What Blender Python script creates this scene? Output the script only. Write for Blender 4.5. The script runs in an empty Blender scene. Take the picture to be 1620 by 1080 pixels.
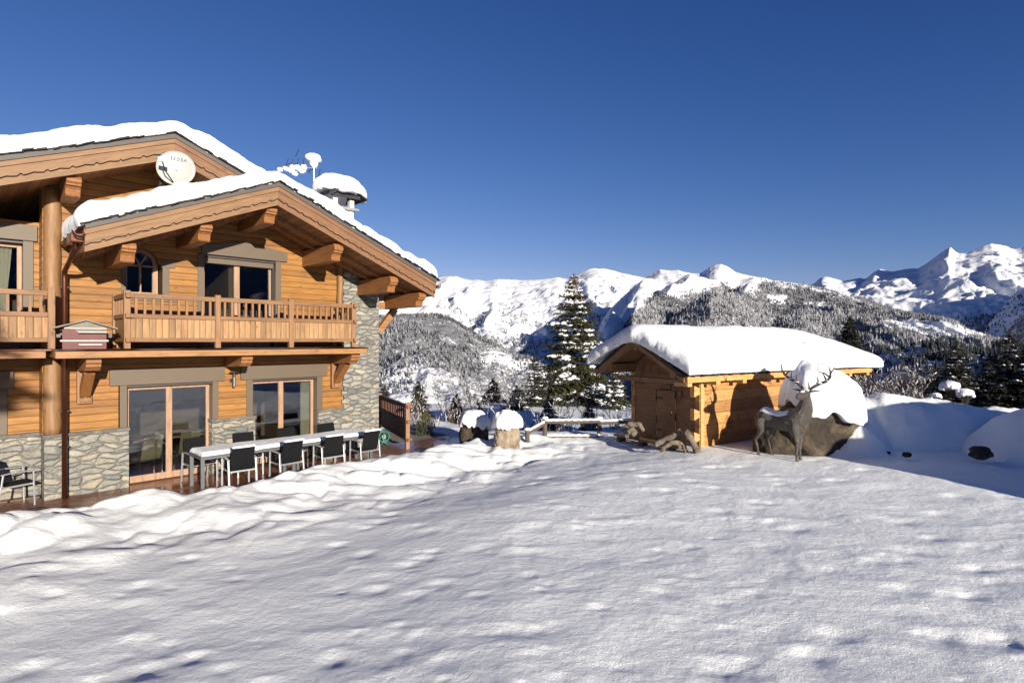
import bpy, bmesh, math, random
import numpy as np
from mathutils import Vector, Matrix
R = math.radians
S = bpy.context.scene
COL = S.collection

# ------------------------------------------------------------ camera
HE = 3.1
cam = bpy.data.cameras.new("camera"); camo = bpy.data.objects.new("camera", cam); COL.objects.link(camo)
camo.location = (0, 0, HE); camo.rotation_euler = (R(90), 0, 0)
cam.sensor_width = 36; cam.lens = 36*885/1620; cam.clip_start = .1; cam.clip_end = 40000
S.camera = camo
# ------------------------------------------------------------ sky and sun
SUN_EL = 12.4; SUN_AZ = math.degrees(math.atan2(.515, -.857))
W = bpy.data.worlds.new("World"); S.world = W; W.use_nodes = True
wn = W.node_tree.nodes; wl = W.node_tree.links
sky = wn.new('ShaderNodeTexSky'); sky.sky_type = 'NISHITA'; sky.sun_disc = False
sky.sun_elevation = R(SUN_EL); sky.sun_rotation = R(SUN_AZ)
sky.altitude = 2000; sky.air_density = 1.0; sky.dust_density = .5; sky.ozone_density = 3.0
sepc = wn.new('ShaderNodeSeparateColor'); cmbc = wn.new('ShaderNodeCombineColor'); wl.new(sky.outputs[0], sepc.inputs[0])
for k_, (a_, g_) in enumerate(((.578, 1.60), (.606, 1.203), (1.11, .922))):     # deeper alpine blue overhead, paler at the horizon
    pw_ = wn.new('ShaderNodeMath'); pw_.operation = 'POWER'; wl.new(sepc.outputs[k_], pw_.inputs[0]); pw_.inputs[1].default_value = g_
    ml_ = wn.new('ShaderNodeMath'); ml_.operation = 'MULTIPLY'; wl.new(pw_.outputs[0], ml_.inputs[0]); ml_.inputs[1].default_value = a_
    wl.new(ml_.outputs[0], cmbc.inputs[k_])
wl.new(cmbc.outputs[0], wn['Background'].inputs[0]); wn['Background'].inputs[1].default_value = .058
sl = bpy.data.lights.new("sun", 'SUN'); sl.energy = 5.0; sl.angle = R(.5); sl.color = (1, .925, .80)
so = bpy.data.objects.new("sun", sl); COL.objects.link(so)
sd = Vector((math.sin(R(SUN_AZ))*math.cos(R(SUN_EL)), math.cos(R(SUN_AZ))*math.cos(R(SUN_EL)), math.sin(R(SUN_EL))))
so.rotation_euler = sd.to_track_quat('Z', 'Y').to_euler()
S.view_settings.view_transform = 'Standard'; S.view_settings.look = 'None'
S.view_settings.exposure = .90; S.view_settings.gamma = 1
S.render.engine = 'CYCLES'; S.cycles.max_bounces = 6; S.cycles.transparent_max_bounces = 16

# ------------------------------------------------------------ noise
def _h(i, j, s):
    n = (i.astype(np.int64)*374761393 + j.astype(np.int64)*668265263 + s*1442695041) & 0xFFFFFFFF
    n = ((n ^ (n >> 13))*1274126177) & 0xFFFFFFFF
    n = (n ^ (n >> 16)) & 0xFFFFFFFF
    return n/4294967295.0
def vn(x, y, s=0):
    x = np.asarray(x, float); y = np.asarray(y, float)
    xi = np.floor(x); yi = np.floor(y); fx = x-xi; fy = y-yi
    fx = fx*fx*fx*(fx*(fx*6-15)+10); fy = fy*fy*fy*(fy*(fy*6-15)+10)
    a = _h(xi, yi, s); b = _h(xi+1, yi, s); c = _h(xi, yi+1, s); d = _h(xi+1, yi+1, s)
    return (a*(1-fx)+b*fx)*(1-fy)+(c*(1-fx)+d*fx)*fy
def fbm(x, y, o=4, s=0, g=.5):
    t = 0; a = 1; w = 0
    for k in range(o):
        t = t+a*vn(x*2**k+17.3*k, y*2**k-9.1*k, s+k); w += a; a *= g
    return t/w*2-1
def ridged(x, y, o=4, s=0, g=.5):
    t = 0; a = 1; w = 0
    for k in range(o):
        t = t+a*(1-abs(2*vn(x*2**k+7.7*k, y*2**k+3.1*k, s+k)-1)); w += a; a *= g
    return t/w

# ------------------------------------------------------------ materials
def mat(name):
    m = bpy.data.materials.new(name); m.use_nodes = True
    n = m.node_tree.nodes; l = m.node_tree.links
    return m, n, l, n['Principled BSDF']
def coords(n, l, scale=(1, 1, 1), rot=(0, 0, 0)):
    c = n.new('ShaderNodeTexCoord'); mp = n.new('ShaderNodeMapping')
    mp.inputs['Scale'].default_value = scale; mp.inputs['Rotation'].default_value = rot
    l.new(c.outputs['Object'], mp.inputs[0]); return mp.outputs[0]
def noise(n, l, vec, sc, det=4, rough=.55, dist=0):
    t = n.new('ShaderNodeTexNoise'); t.inputs['Scale'].default_value = sc; t.inputs['Detail'].default_value = det
    t.inputs['Roughness'].default_value = rough; t.inputs['Distortion'].default_value = dist
    if vec is not None: l.new(vec, t.inputs[0])
    return t.outputs[0]
def ramp(n, l, fac, stops):
    r = n.new('ShaderNodeValToRGB'); e = r.color_ramp.elements
    while len(e) < len(stops): e.new(.5)
    for q, (p, c) in zip(e, stops):
        q.position = p; q.color = (c[0], c[1], c[2], 1) if not isinstance(c, (int, float)) else (c, c, c, 1)
    l.new(fac, r.inputs[0]); return r.outputs[0]
def mix(n, l, fac, a, b, mode='MIX'):
    m = n.new('ShaderNodeMix'); m.data_type = 'RGBA'; m.blend_type = mode; m.clamp_factor = True
    for s, v in ((m.inputs[0], fac), (m.inputs[6], a), (m.inputs[7], b)):
        if isinstance(v, (int, float)): s.default_value = v
        elif isinstance(v, tuple): s.default_value = (v[0], v[1], v[2], 1)
        else: l.new(v, s)
    return m.outputs[2]
def mth(n, l, op, a, b=None, c=None):
    m = n.new('ShaderNodeMath'); m.operation = op
    for i, v in enumerate((a, b, c)):
        if v is None: continue
        if isinstance(v, (int, float)): m.inputs[i].default_value = v
        else: l.new(v, m.inputs[i])
    return m.outputs[0]
def bump(n, l, p, h, strength=.5, dist=.02, prev=None):
    b = n.new('ShaderNodeBump'); b.inputs['Strength'].default_value = strength; b.inputs['Distance'].default_value = dist
    l.new(h, b.inputs['Height'])
    if prev: l.new(prev, b.inputs['Normal'])
    if p: l.new(b.outputs[0], p.inputs['Normal'])
    return b.outputs[0]
def plain(name, c, rough=.6, metal=0, var=.12, sc=6):
    m, n, l, p = mat(name)
    v = coords(n, l); f = noise(n, l, v, sc, 5)
    col = mix(n, l, f, tuple(x*(1-var) for x in c), tuple(min(1, x*(1+var)) for x in c))
    l.new(col, p.inputs['Base Color']); p.inputs['Roughness'].default_value = rough; p.inputs['Metallic'].default_value = metal
    bump(n, l, p, noise(n, l, v, sc*12, 3), .15, .004)
    return m
def wood(name, c, dark, axis='x', board=.14, groove=True, ang=0, knots=1, rough=.62, off=0, stain=0):
    """grain runs along 'axis'; boards are stacked across it (board=0: one piece)"""
    m, n, l, p = mat(name)
    tc = n.new('ShaderNodeTexCoord'); mp0 = n.new('ShaderNodeMapping'); mp0.inputs['Rotation'].default_value = (0, ang, 0)
    l.new(tc.outputs['Object'], mp0.inputs[0]); base = mp0.outputs[0]
    sx = n.new('ShaderNodeSeparateXYZ'); l.new(base, sx.inputs[0])
    ai = 'xyz'.index(axis); across = {0: 2, 1: 0, 2: 0}[ai]
    rnd = None
    if board:
        q = mth(n, l, 'DIVIDE', mth(n, l, 'ADD', sx.outputs[across], off), board)
        fl = mth(n, l, 'FLOOR', q); fr = mth(n, l, 'FRACT', q)
        wnz = n.new('ShaderNodeTexWhiteNoise'); wnz.noise_dimensions = '1D'; l.new(fl, wnz.inputs['W']); rnd = wnz.outputs[0]
        edge = mth(n, l, 'MULTIPLY', mth(n, l, 'ABSOLUTE', mth(n, l, 'SUBTRACT', fr, .5)), 2)
    sc = [9, 9, 9]; sc[ai] = .9
    mp = n.new('ShaderNodeMapping'); mp.inputs['Scale'].default_value = sc; l.new(base, mp.inputs[0]); vec = mp.outputs[0]
    if rnd is not None:
        va = n.new('ShaderNodeVectorMath'); va.operation = 'ADD'; cb = n.new('ShaderNodeCombineXYZ')
        l.new(mth(n, l, 'MULTIPLY', rnd, 37.0), cb.inputs[ai]); l.new(mth(n, l, 'MULTIPLY', rnd, 11.0), cb.inputs[(ai+1) % 3])
        l.new(vec, va.inputs[0]); l.new(cb.outputs[0], va.inputs[1]); vec = va.outputs[0]
    gr = noise(n, l, vec, 2.2, 7, .6, .6)
    grf = noise(n, l, vec, 9, 5, .6, .3)
    big = noise(n, l, base, .9, 3, .5)
    g = ramp(n, l, gr, [(.30, tuple(x*.5 for x in c)), (.5, c), (.72, tuple(min(1, x*1.4) for x in c))])
    col = mix(n, l, .35, g, ramp(n, l, grf, [(.35, tuple(x*.6 for x in c)), (.65, tuple(min(1, x*1.2) for x in c))]))
    if rnd is not None:
        t = ramp(n, l, rnd, [(0, (.66, .62, .55)), (.4, (.95, .95, .95)), (.7, (1.2, 1.22, 1.3)), (1, (1.0, .84, .62))])
        col = mix(n, l, .8, col, t, 'MULTIPLY')
    col = mix(n, l, mth(n, l, 'MULTIPLY', ramp(n, l, big, [(.35, 0), (.75, 1)]), .35), col, mix(n, l, 1, col, (.75, .62, .5), 'MULTIPLY'))
    if knots:
        vo = n.new('ShaderNodeTexVoronoi'); vo.inputs['Scale'].default_value = 2.4 if knots == 1 else 3.2
        ks = [1.9, 1.9, 1.9]; ks[ai] = 1.0
        mk = n.new('ShaderNodeMapping'); mk.inputs['Scale'].default_value = ks; l.new(base, mk.inputs[0])
        l.new(mk.outputs[0], vo.inputs[0])
        kd = vo.outputs['Distance']
        km = ramp(n, l, kd, [(.05, 1), (.11, .55), (.20, 0)])
        pick = ramp(n, l, vo.outputs['Color'], [(.35, 0), (.4, 1)])
        km = mth(n, l, 'MULTIPLY', km, pick)
        col = mix(n, l, mth(n, l, 'MULTIPLY', km, .8), col, dark)
    if stain:
        st = noise(n, l, base, 2.3, 6, .65, 1.2)
        col = mix(n, l, mth(n, l, 'MULTIPLY', ramp(n, l, st, [(.52, 0), (.68, 1)]), stain), col, dark)
    if board and groove:
        ed = ramp(n, l, edge, [(.92, 0), (.975, 1)])
        col = mix(n, l, mth(n, l, 'MULTIPLY', ed, .5), col, tuple(x*.35 for x in dark))
    l.new(col, p.inputs['Base Color']); p.inputs['Roughness'].default_value = rough
    nb = bump(n, l, None, gr, .25, .006)
    if board and groove:
        hh = ramp(n, l, edge, [(.6, 1), (.9, .7), (.97, 0)])
        nb = bump(n, l, None, hh, .7, .02, nb)
    l.new(nb, p.inputs['Normal'])
    return m
def stone(name, scale=(2.6, 2.6, 4.6), tint=1.0):
    m, n, l, p = mat(name)
    v = coords(n, l)
    nz = n.new('ShaderNodeTexNoise'); nz.inputs['Scale'].default_value = 1.7; nz.inputs['Detail'].default_value = 3; l.new(v, nz.inputs[0])
    vm = n.new('ShaderNodeVectorMath'); vm.operation = 'MULTIPLY_ADD'; vm.inputs[1].default_value = (.42, .42, .26)
    l.new(nz.outputs['Color'], vm.inputs[0]); l.new(v, vm.inputs[2])
    mp = n.new('ShaderNodeMapping'); mp.inputs['Scale'].default_value = scale; l.new(vm.outputs[0], mp.inputs[0])
    def vor(f):
        t = n.new('ShaderNodeTexVoronoi'); t.feature = f; t.inputs['Scale'].default_value = 1; t.inputs['Randomness'].default_value = .85
        l.new(mp.outputs[0], t.inputs[0]); return t
    e = vor('DISTANCE_TO_EDGE').outputs['Distance']; f1 = vor('F1')
    sp = n.new('ShaderNodeSeparateColor'); l.new(f1.outputs['Color'], sp.inputs[0])
    base = ramp(n, l, sp.outputs[0], [(0, (.19, .19, .185)), (.2, (.34, .33, .30)), (.4, (.42, .385, .31)), (.55, (.30, .30, .285)), (.7, (.49, .42, .30)), (.82, (.22, .225, .22)), (.92, (.45, .425, .37)), (1, (.53, .47, .36))])
    nn = noise(n, l, v, 9, 7, .7, .8)
    base = mix(n, l, .75, base, ramp(n, l, nn, [(.3, (.5, .5, .5)), (.5, (1, 1, 1)), (.7, (1.3, 1.27, 1.2))]), 'MULTIPLY')
    edg = mth(n, l, 'ADD', e, mth(n, l, 'MULTIPLY', mth(n, l, 'SUBTRACT', noise(n, l, v, 22, 4), .5), .05))
    mm = ramp(n, l, edg, [(.015, 0), (.055, 1)])
    mort = ramp(n, l, noise(n, l, v, 30, 3), [(.3, (.20, .19, .165)), (.7, (.34, .32, .275))])
    col = mix(n, l, mm, mort, base)
    if tint != 1: col = mix(n, l, 1, col, (tint, tint, tint), 'MULTIPLY')
    l.new(col, p.inputs['Base Color']); p.inputs['Roughness'].default_value = .85
    b = bump(n, l, None, ramp(n, l, edg, [(0, 0), (.06, .35), (.16, .85), (.4, 1)]), .9, .05)
    b = bump(n, l, None, nn, .6, .03, b)
    bump(n, l, p, noise(n, l, v, 45, 4), .4, .01, b)
    return m
def rockmat(name, a, b, c, sc=1.5, snow=0):
    m, n, l, p = mat(name)
    v = coords(n, l); f = noise(n, l, v, sc, 8, .65, .6)
    col = ramp(n, l, f, [(.3, a), (.5, b), (.7, c)])
    if snow:
        g = n.new('ShaderNodeNewGeometry'); s = n.new('ShaderNodeSeparateXYZ'); l.new(g.outputs['Normal'], s.inputs[0])
        k = mth(n, l, 'ADD', s.outputs[2], mth(n, l, 'MULTIPLY', mth(n, l, 'SUBTRACT', noise(n, l, v, 7, 5), .5), 1.3))
        col = mix(n, l, ramp(n, l, k, [(snow, 0), (snow+.08, 1)]), col, (.85, .86, .9))
    l.new(col, p.inputs['Base Color']); p.inputs['Roughness'].default_value = .9
    b1 = bump(n, l, None, f, .9, .16); bump(n, l, p, noise(n, l, v, sc*8, 8, .75), .9, .05, b1)
    return m
def groundsnow():
    m, n, l, p = mat('ground_snow'); v = coords(n, l); c = (.84, .85, .835)
    l.new(ramp(n, l, noise(n, l, v, 2, 3), [(.3, tuple(x*.96 for x in c)), (.7, c)]), p.inputs['Base Color'])
    p.inputs['Roughness'].default_value = .8; p.inputs['Specular IOR Level'].default_value = .2
    vs = coords(n, l, (1, 1.3, 1), (0, 0, R(18)))
    b = bump(n, l, None, noise(n, l, vs, 10, 5, .6), .6, .03)
    b = bump(n, l, None, noise(n, l, vs, 60, 4, .75), .9, .010, b)
    l.new(b, p.inputs['Normal']); return m
def snowmat(name, fine=70, st=.35, c=(.80, .81, .84), lump=0, dist=.01):
    m, n, l, p = mat(name)
    v = coords(n, l)
    l.new(ramp(n, l, noise(n, l, v, 3, 3), [(.3, tuple(x*.97 for x in c)), (.7, c)]), p.inputs['Base Color'])
    p.inputs['Roughness'].default_value = .75; p.inputs['Specular IOR Level'].default_value = .25
    b = bump(n, l, None, noise(n, l, v, fine, 5, .65), st, dist)
    if lump: b = bump(n, l, None, noise(n, l, v, lump, 5, .6), .5, .05, b)
    l.new(b, p.inputs['Normal'])
    return m
def foliage(name, a, b, sc=3, rough=.7):
    m, n, l, p = mat(name)
    v = coords(n, l)
    l.new(ramp(n, l, noise(n, l, v, sc, 4), [(.3, a), (.7, b)]), p.inputs['Base Color']); p.inputs['Roughness'].default_value = rough
    return m

M = {}
M['siding'] = wood('siding_planks', (.24, .104, .0155), (.08, .026, .004), 'x', .145, knots=2)
M['beam'] = wood('beam_timber', (.235, .095, .026), (.09, .028, .007), 'y', 0, False)
M['beam_x'] = wood('edge_timber', (.27, .13, .045), (.11, .04, .011), 'x', 0, False)
M['rail_wood'] = wood('railing_timber', (.185, .092, .036), (.08, .03, .01), 'x', 0, False)
M['post_wood'] = wood('post_timber', (.22, .112, .048), (.09, .036, .012), 'z', 0, False)
M['panel'] = wood('railing_boards', (.29, .165, .07), (.13, .052, .017), 'z', .115, True, knots=2)
M['log'] = wood('round_log', (.21, .11, .045), (.10, .04, .013), 'z', 0, False, knots=2)
M['soffit'] = wood('soffit_planks', (.22, .085, .022), (.08, .024, .006), 'y', .15)
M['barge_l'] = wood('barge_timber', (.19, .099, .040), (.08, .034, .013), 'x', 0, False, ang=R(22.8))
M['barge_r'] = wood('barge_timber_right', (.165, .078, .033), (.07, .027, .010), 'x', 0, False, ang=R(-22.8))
M['trim'] = plain('grey_paint', (.092, .064, .041), .55, 0, .10, 3)
M['frame'] = wood('frame_timber', (.30, .18, .11), (.17, .085, .04), 'z', 0, False, knots=0)
M['frame_dk'] = plain('dark_frame', (.05, .04, .035), .5)
M['slate'] = plain('slate', (.018, .018, .018), .8, 0, .5, 8)
M['zinc'] = plain('dark_edge_board', (.065, .052, .046), .6, 0, .2, 2)
M['copper'] = plain('copper_pipe', (.16, .065, .04), .3, .85, .3, 3)
M['stone'] = stone('rubble_masonry', (3.3, 3.3, 8.6), .60)
M['cap'] = rockmat('capstone', (.12, .11, .095), (.19, .17, .145), (.28, .26, .22), 4)
M['line'] = plain('dark_line', (.02, .01, .006), .9)
M['room'] = plain('room_wall', (.16, .12, .085), .8)
M['roomfloor'] = plain('room_floor', (.10, .055, .03), .5)
M['curtain'] = plain('curtain_cloth', (.55, .53, .42), .8)
M['alu'] = plain('brushed_aluminium', (.52, .53, .54), .38, .8, .06)
M['alu_dk'] = plain('grey_metal', (.13, .135, .14), .45, .5, .1)
M['mesh'] = plain('black_sling', (.006, .006, .007), .9, 0, .3, 30); M['mesh'].node_tree.nodes['Principled BSDF'].inputs['Specular IOR Level'].default_value = .15
M['rail_red'] = plain('red_stained_timber', (.15, .05, .022), .65, 0, .25, 4)
M['olive'] = plain('olive_cloth', (.24, .21, .12), .8)
M['white'] = plain('white_paint', (.70, .70, .66), .5, 0, .05)
M['dish'] = plain('dish_paint', (.31, .315, .295), .45, 0, .04, 3)
M['blue'] = plain('blue_lettering', (.02, .04, .16), .5)
M['black'] = plain('black_metal', (.02, .02, .02), .45, .3)
M['chim'] = plain('chimney_render', (.62, .56, .45), .85, 0, .12, 3)
M['red'] = plain('red_paint', (.085, .012, .010), .6, 0, .35, 9)
M['shingle'] = plain('weathered_board', (.16, .145, .12), .8, 0, .35, 8)
M['oldwhite'] = plain('flaking_white_paint', (.33, .31, .28), .7, 0, .35, 20)
M['bronze'] = rockmat('dark_bronze', (.045, .036, .029), (.085, .068, .054), (.16, .13, .10), 7)
M['deck'] = wood('deck_boards', (.19, .062, .030), (.08, .03, .015), 'x', .14, True, rough=.28, knots=0)
M['deck'].node_tree.nodes['Principled BSDF'].inputs['Roughness'].default_value = .3
# deck boards stack across local y
def deckmat():
    m, n, l, p = mat('wet_deck_boards')
    tc = n.new('ShaderNodeTexCoord'); s = n.new('ShaderNodeSeparateXYZ'); l.new(tc.outputs['Object'], s.inputs[0])
    q = mth(n, l, 'DIVIDE', s.outputs[1], .14); fr = mth(n, l, 'FRACT', q); fl = mth(n, l, 'FLOOR', q)
    w = n.new('ShaderNodeTexWhiteNoise'); w.noise_dimensions = '1D'; l.new(fl, w.inputs['W'])
    mp = n.new('ShaderNodeMapping'); mp.inputs['Scale'].default_value = (1, 14, 1); l.new(tc.outputs['Object'], mp.inputs[0])
    g = noise(n, l, mp.outputs[0], 2.5, 6)
    c = ramp(n, l, g, [(.3, (.10, .032, .016)), (.7, (.26, .095, .048))])
    c = mix(n, l, .6, c, ramp(n, l, w.outputs[0], [(0, (.6, .6, .6)), (1, (1.1, 1, 1))]), 'MULTIPLY')
    e = ramp(n, l, mth(n, l, 'ABSOLUTE', mth(n, l, 'SUBTRACT', fr, .5)), [(.46, 0), (.48, 1)])
    c = mix(n, l, e, c, (.01, .005, .003))
    l.new(c, p.inputs['Base Color'])
    wet = noise(n, l, coords(n, l), .8, 4)
    l.new(ramp(n, l, wet, [(.42, .5), (.55, .12)]), p.inputs['Roughness'])
    bump(n, l, p, g, .2, .004)
    return m
M['deck'] = deckmat()
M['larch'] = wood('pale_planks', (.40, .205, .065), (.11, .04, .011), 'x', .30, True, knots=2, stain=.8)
M['larch_y'] = wood('shade_toned_gable_planks', (.19, .095, .038), (.06, .025, .01), 'y', .30, True, knots=2, stain=.85)  # same planks, colour darkened to carry the shade on the gable
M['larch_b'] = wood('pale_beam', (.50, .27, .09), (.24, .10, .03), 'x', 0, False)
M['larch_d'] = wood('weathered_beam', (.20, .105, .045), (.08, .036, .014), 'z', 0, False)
M['drift'] = rockmat('driftwood', (.10, .07, .05), (.22, .17, .13), (.36, .30, .25), 6)
M['rail_old'] = plain('old_rail_wood', (.075, .055, .045), .85, 0, .3)
M['snow'] = snowmat('roof_snow', 34, .5, c=(.73, .74, .76), lump=6, dist=.018)
M['snow_s'] = snowmat('clinging_snow', 50, .5, c=(.73, .74, .76), lump=9, dist=.015)
M['snow_g'] = groundsnow()
M['needle'] = foliage('spruce_needles', (.022, .026, .008), (.085, .075, .022), 2.5)
M['needle_d'] = foliage('dark_spruce_needles', (.012, .016, .010), (.045, .042, .022), 3)
M['bark'] = rockmat('spruce_bark', (.03, .02, .015), (.07, .045, .03), (.12, .085, .06), 8)
M['twig'] = rockmat('bare_twigs', (.05, .03, .025), (.10, .065, .05), (.17, .13, .11), 4)
M['cone'] = plain('spruce_cones', (.16, .065, .03), .7)
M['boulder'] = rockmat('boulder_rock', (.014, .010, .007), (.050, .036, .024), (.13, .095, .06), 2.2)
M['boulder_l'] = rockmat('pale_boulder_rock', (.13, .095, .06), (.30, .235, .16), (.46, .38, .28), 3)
M['hose'] = plain('green_plastic', (.01, .12, .10), .4)
def glassmat():
    m, n, l, p = mat('window_glass'); n.remove(p)
    out = n['Material Output']; g = n.new('ShaderNodeBsdfGlossy'); g.inputs['Roughness'].default_value = .02; g.inputs['Color'].default_value = (.9, .93, 1, 1)
    t = n.new('ShaderNodeBsdfTransparent'); t.inputs['Color'].default_value = (.72, .73, .71, 1)
    f = n.new('ShaderNodeFresnel'); f.inputs['IOR'].default_value = 1.6
    ms = n.new('ShaderNodeMixShader')
    v = coords(n, l); bp = bump(n, l, None, noise(n, l, v, 1.1, 2), .08, .02); l.new(bp, g.inputs['Normal'])
    l.new(mth(n, l, 'MULTIPLY_ADD', f.outputs[0], 1.5, .05), ms.inputs[0]); l.new(t.outputs[0], ms.inputs[1]); l.new(g.outputs[0], ms.inputs[2]); l.new(ms.outputs[0], out.inputs[0])
    return m
M['glass'] = glassmat()

# ------------------------------------------------------------ mesh builder
def link(o, parent=None):
    COL.objects.link(o)
    if parent is not None: o.parent = parent
    return o
def tag(o, label=None, cat=None, group=None, kind=None):
    if label: o['label'] = label
    if cat: o['category'] = cat
    if group: o['group'] = group
    if kind: o['kind'] = kind
    return o
def empty(name, loc=(0, 0, 0), rz=0, label=None, cat=None, group=None):
    o = bpy.data.objects.new(name, None); o.location = loc; o.rotation_euler = (0, 0, rz); o.empty_display_size = .2
    link(o); return tag(o, label, cat, group)
class MB:
    def __init__(s): s.v = []; s.f = []
    def add(s, v, f):
        b = len(s.v); s.v += [tuple(p) for p in v]; s.f += [tuple(b+i for i in q) for q in f]; return s
    def box(s, x0, x1, y0, y1, z0, z1):
        x0, x1 = min(x0, x1), max(x0, x1); y0, y1 = min(y0, y1), max(y0, y1); z0, z1 = min(z0, z1), max(z0, z1)
        return s.add([(x0, y0, z0), (x1, y0, z0), (x1, y1, z0), (x0, y1, z0), (x0, y0, z1), (x1, y0, z1), (x1, y1, z1), (x0, y1, z1)],
                     [(0, 3, 2, 1), (4, 5, 6, 7), (0, 1, 5, 4), (1, 2, 6, 5), (2, 3, 7, 6), (3, 0, 4, 7)])
    def w(s, u0, u1, w0, w1, z0, z1): return s.box(u0, u1, -w1, -w0, z0, z1)   # chalet frame: w = outwards
    def bar(s, a, b, wd, ht, up=(0, 0, 1)):
        a = Vector(a); b = Vector(b); d = (b-a).normalized(); r = d.cross(Vector(up)).normalized(); q = r.cross(d)
        P = []
        for p in (a, b):
            for i, j in ((-1, -1), (1, -1), (1, 1), (-1, 1)): P.append(p+r*(wd/2*i)+q*(ht/2*j))
        return s.add(P, [(0, 1, 2, 3), (7, 6, 5, 4), (0, 4, 5, 1), (1, 5, 6, 2), (2, 6, 7, 3), (3, 7, 4, 0)])
    def prism(s, poly, axis, a, b):
        n = len(poly)
        def P(p, t):
            if axis == 'y': return (p[0], t, p[1])
            if axis == 'x': return (t, p[0], p[1])
            return (p[0], p[1], t)
        V = [P(p, a) for p in poly]+[P(p, b) for p in poly]
        F = [tuple(range(n)), tuple(range(2*n-1, n-1, -1))]+[(i, n+i, n+(i+1) % n, (i+1) % n) for i in range(n)]
        return s.add(V, F)
    def tube(s, pts, rad, seg=8, cap=True, flat=1.0):
        pts = [Vector(p) for p in pts]; n = len(pts)
        if isinstance(rad, (int, float)): rad = [rad]*n
        V = []; F = []
        ref = None
        for i, p in enumerate(pts):
            d = (pts[min(i+1, n-1)]-pts[max(i-1, 0)]).normalized()
            if ref is None:
                ref = Vector((0, 0, 1)) if abs(d.z) < .9 else Vector((1, 0, 0))
            x = d.cross(ref).normalized(); y = x.cross(d).normalized(); ref = y
            for k in range(seg):
                t = 2*math.pi*k/seg; V.append(p+x*math.cos(t)*rad[i]+y*math.sin(t)*rad[i]*flat)
        for i in range(n-1):
            for k in range(seg):
                a = i*seg+k; b = i*seg+(k+1) % seg; F.append((a, b, b+seg, a+seg))
        if cap: F.append(tuple(range(seg-1, -1, -1))); F.append(tuple((n-1)*seg+k for k in range(seg)))
        return s.add(V, F)
    def ell(s, c, r, nu=12, nv=8, jit=0, seed=0, sq=1.0):
        rg = random.Random(seed); V = []; F = []
        for j in range(nv+1):
            ph = math.pi*j/nv
            for i in range(nu):
                th = 2*math.pi*i/nu
                k = 1+(rg.random()-.5)*jit if 0 < j < nv else 1
                sx = math.copysign(abs(math.cos(th))**sq, math.cos(th)); sy = math.copysign(abs(math.sin(th))**sq, math.sin(th))
                V.append((c[0]+r[0]*math.sin(ph)*sx*k, c[1]+r[1]*math.sin(ph)*sy*k, c[2]+r[2]*math.cos(ph)*k))
        for j in range(nv):
            for i in range(nu):
                a = j*nu+i; b = j*nu+(i+1) % nu; F.append((a, a+nu, b+nu, b))
        return s.add(V, F)
    def build(s, name, m, parent=None, smooth=False, bevel=0, merge=False, loc=None, sub=0):
        me = bpy.data.meshes.new(name); me.from_pydata([tuple(v) for v in s.v], [], s.f)
        if merge or True:
            bm = bmesh.new(); bm.from_mesh(me)
            if merge: bmesh.ops.remove_doubles(bm, verts=bm.verts, dist=1e-4)
            bmesh.ops.recalc_face_normals(bm, faces=bm.faces); bm.to_mesh(me); bm.free()
        me.materials.append(m)
        if smooth: me.polygons.foreach_set('use_smooth', [True]*len(me.polygons))
        o = bpy.data.objects.new(name, me); link(o, parent)
        if loc: o.location = loc
        if bevel:
            b = o.modifiers.new('bevel', 'BEVEL'); b.width = bevel; b.segments = 2; b.limit_method = 'ANGLE'; b.angle_limit = R(40)
        if sub:
            b = o.modifiers.new('sub', 'SUBSURF'); b.levels = b.render_levels = sub
        return o
def grid_mesh(name, X, Y, Z, m, parent=None, smooth=True, wrap=False):
    a, b = X.shape; V = np.stack([X, Y, Z], -1).reshape(-1, 3)
    i = np.arange(a-1)[:, None]; j = np.arange(b if wrap else b-1)[None, :]
    j2 = (j+1) % b
    F = np.stack([i*b+j, i*b+j2, (i+1)*b+j2, (i+1)*b+j], -1).reshape(-1, 4)
    me = bpy.data.meshes.new(name); me.vertices.add(len(V)); me.vertices.foreach_set('co', V.ravel().astype(np.float32))
    me.loops.add(F.size); me.loops.foreach_set('vertex_index', F.ravel().astype(np.int32))
    me.polygons.add(len(F)); me.polygons.foreach_set('loop_start', np.arange(0, F.size, 4, dtype=np.int32))
    try: me.polygons.foreach_set('loop_total', np.full(len(F), 4, dtype=np.int32))
    except Exception: pass
    if smooth: me.polygons.foreach_set('use_smooth', np.ones(len(F), bool))
    me.update(calc_edges=True); me.validate(); me.materials.append(m)
    o = bpy.data.objects.new(name, me); link(o, parent); return o
def evaluated(o):
    """bake an object's modifiers into its mesh"""
    dg = bpy.context.evaluated_depsgraph_get(); me = bpy.data.meshes.new_from_object(o.evaluated_get(dg))
    old = o.data; o.modifiers.clear(); o.data = me; return o

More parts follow.
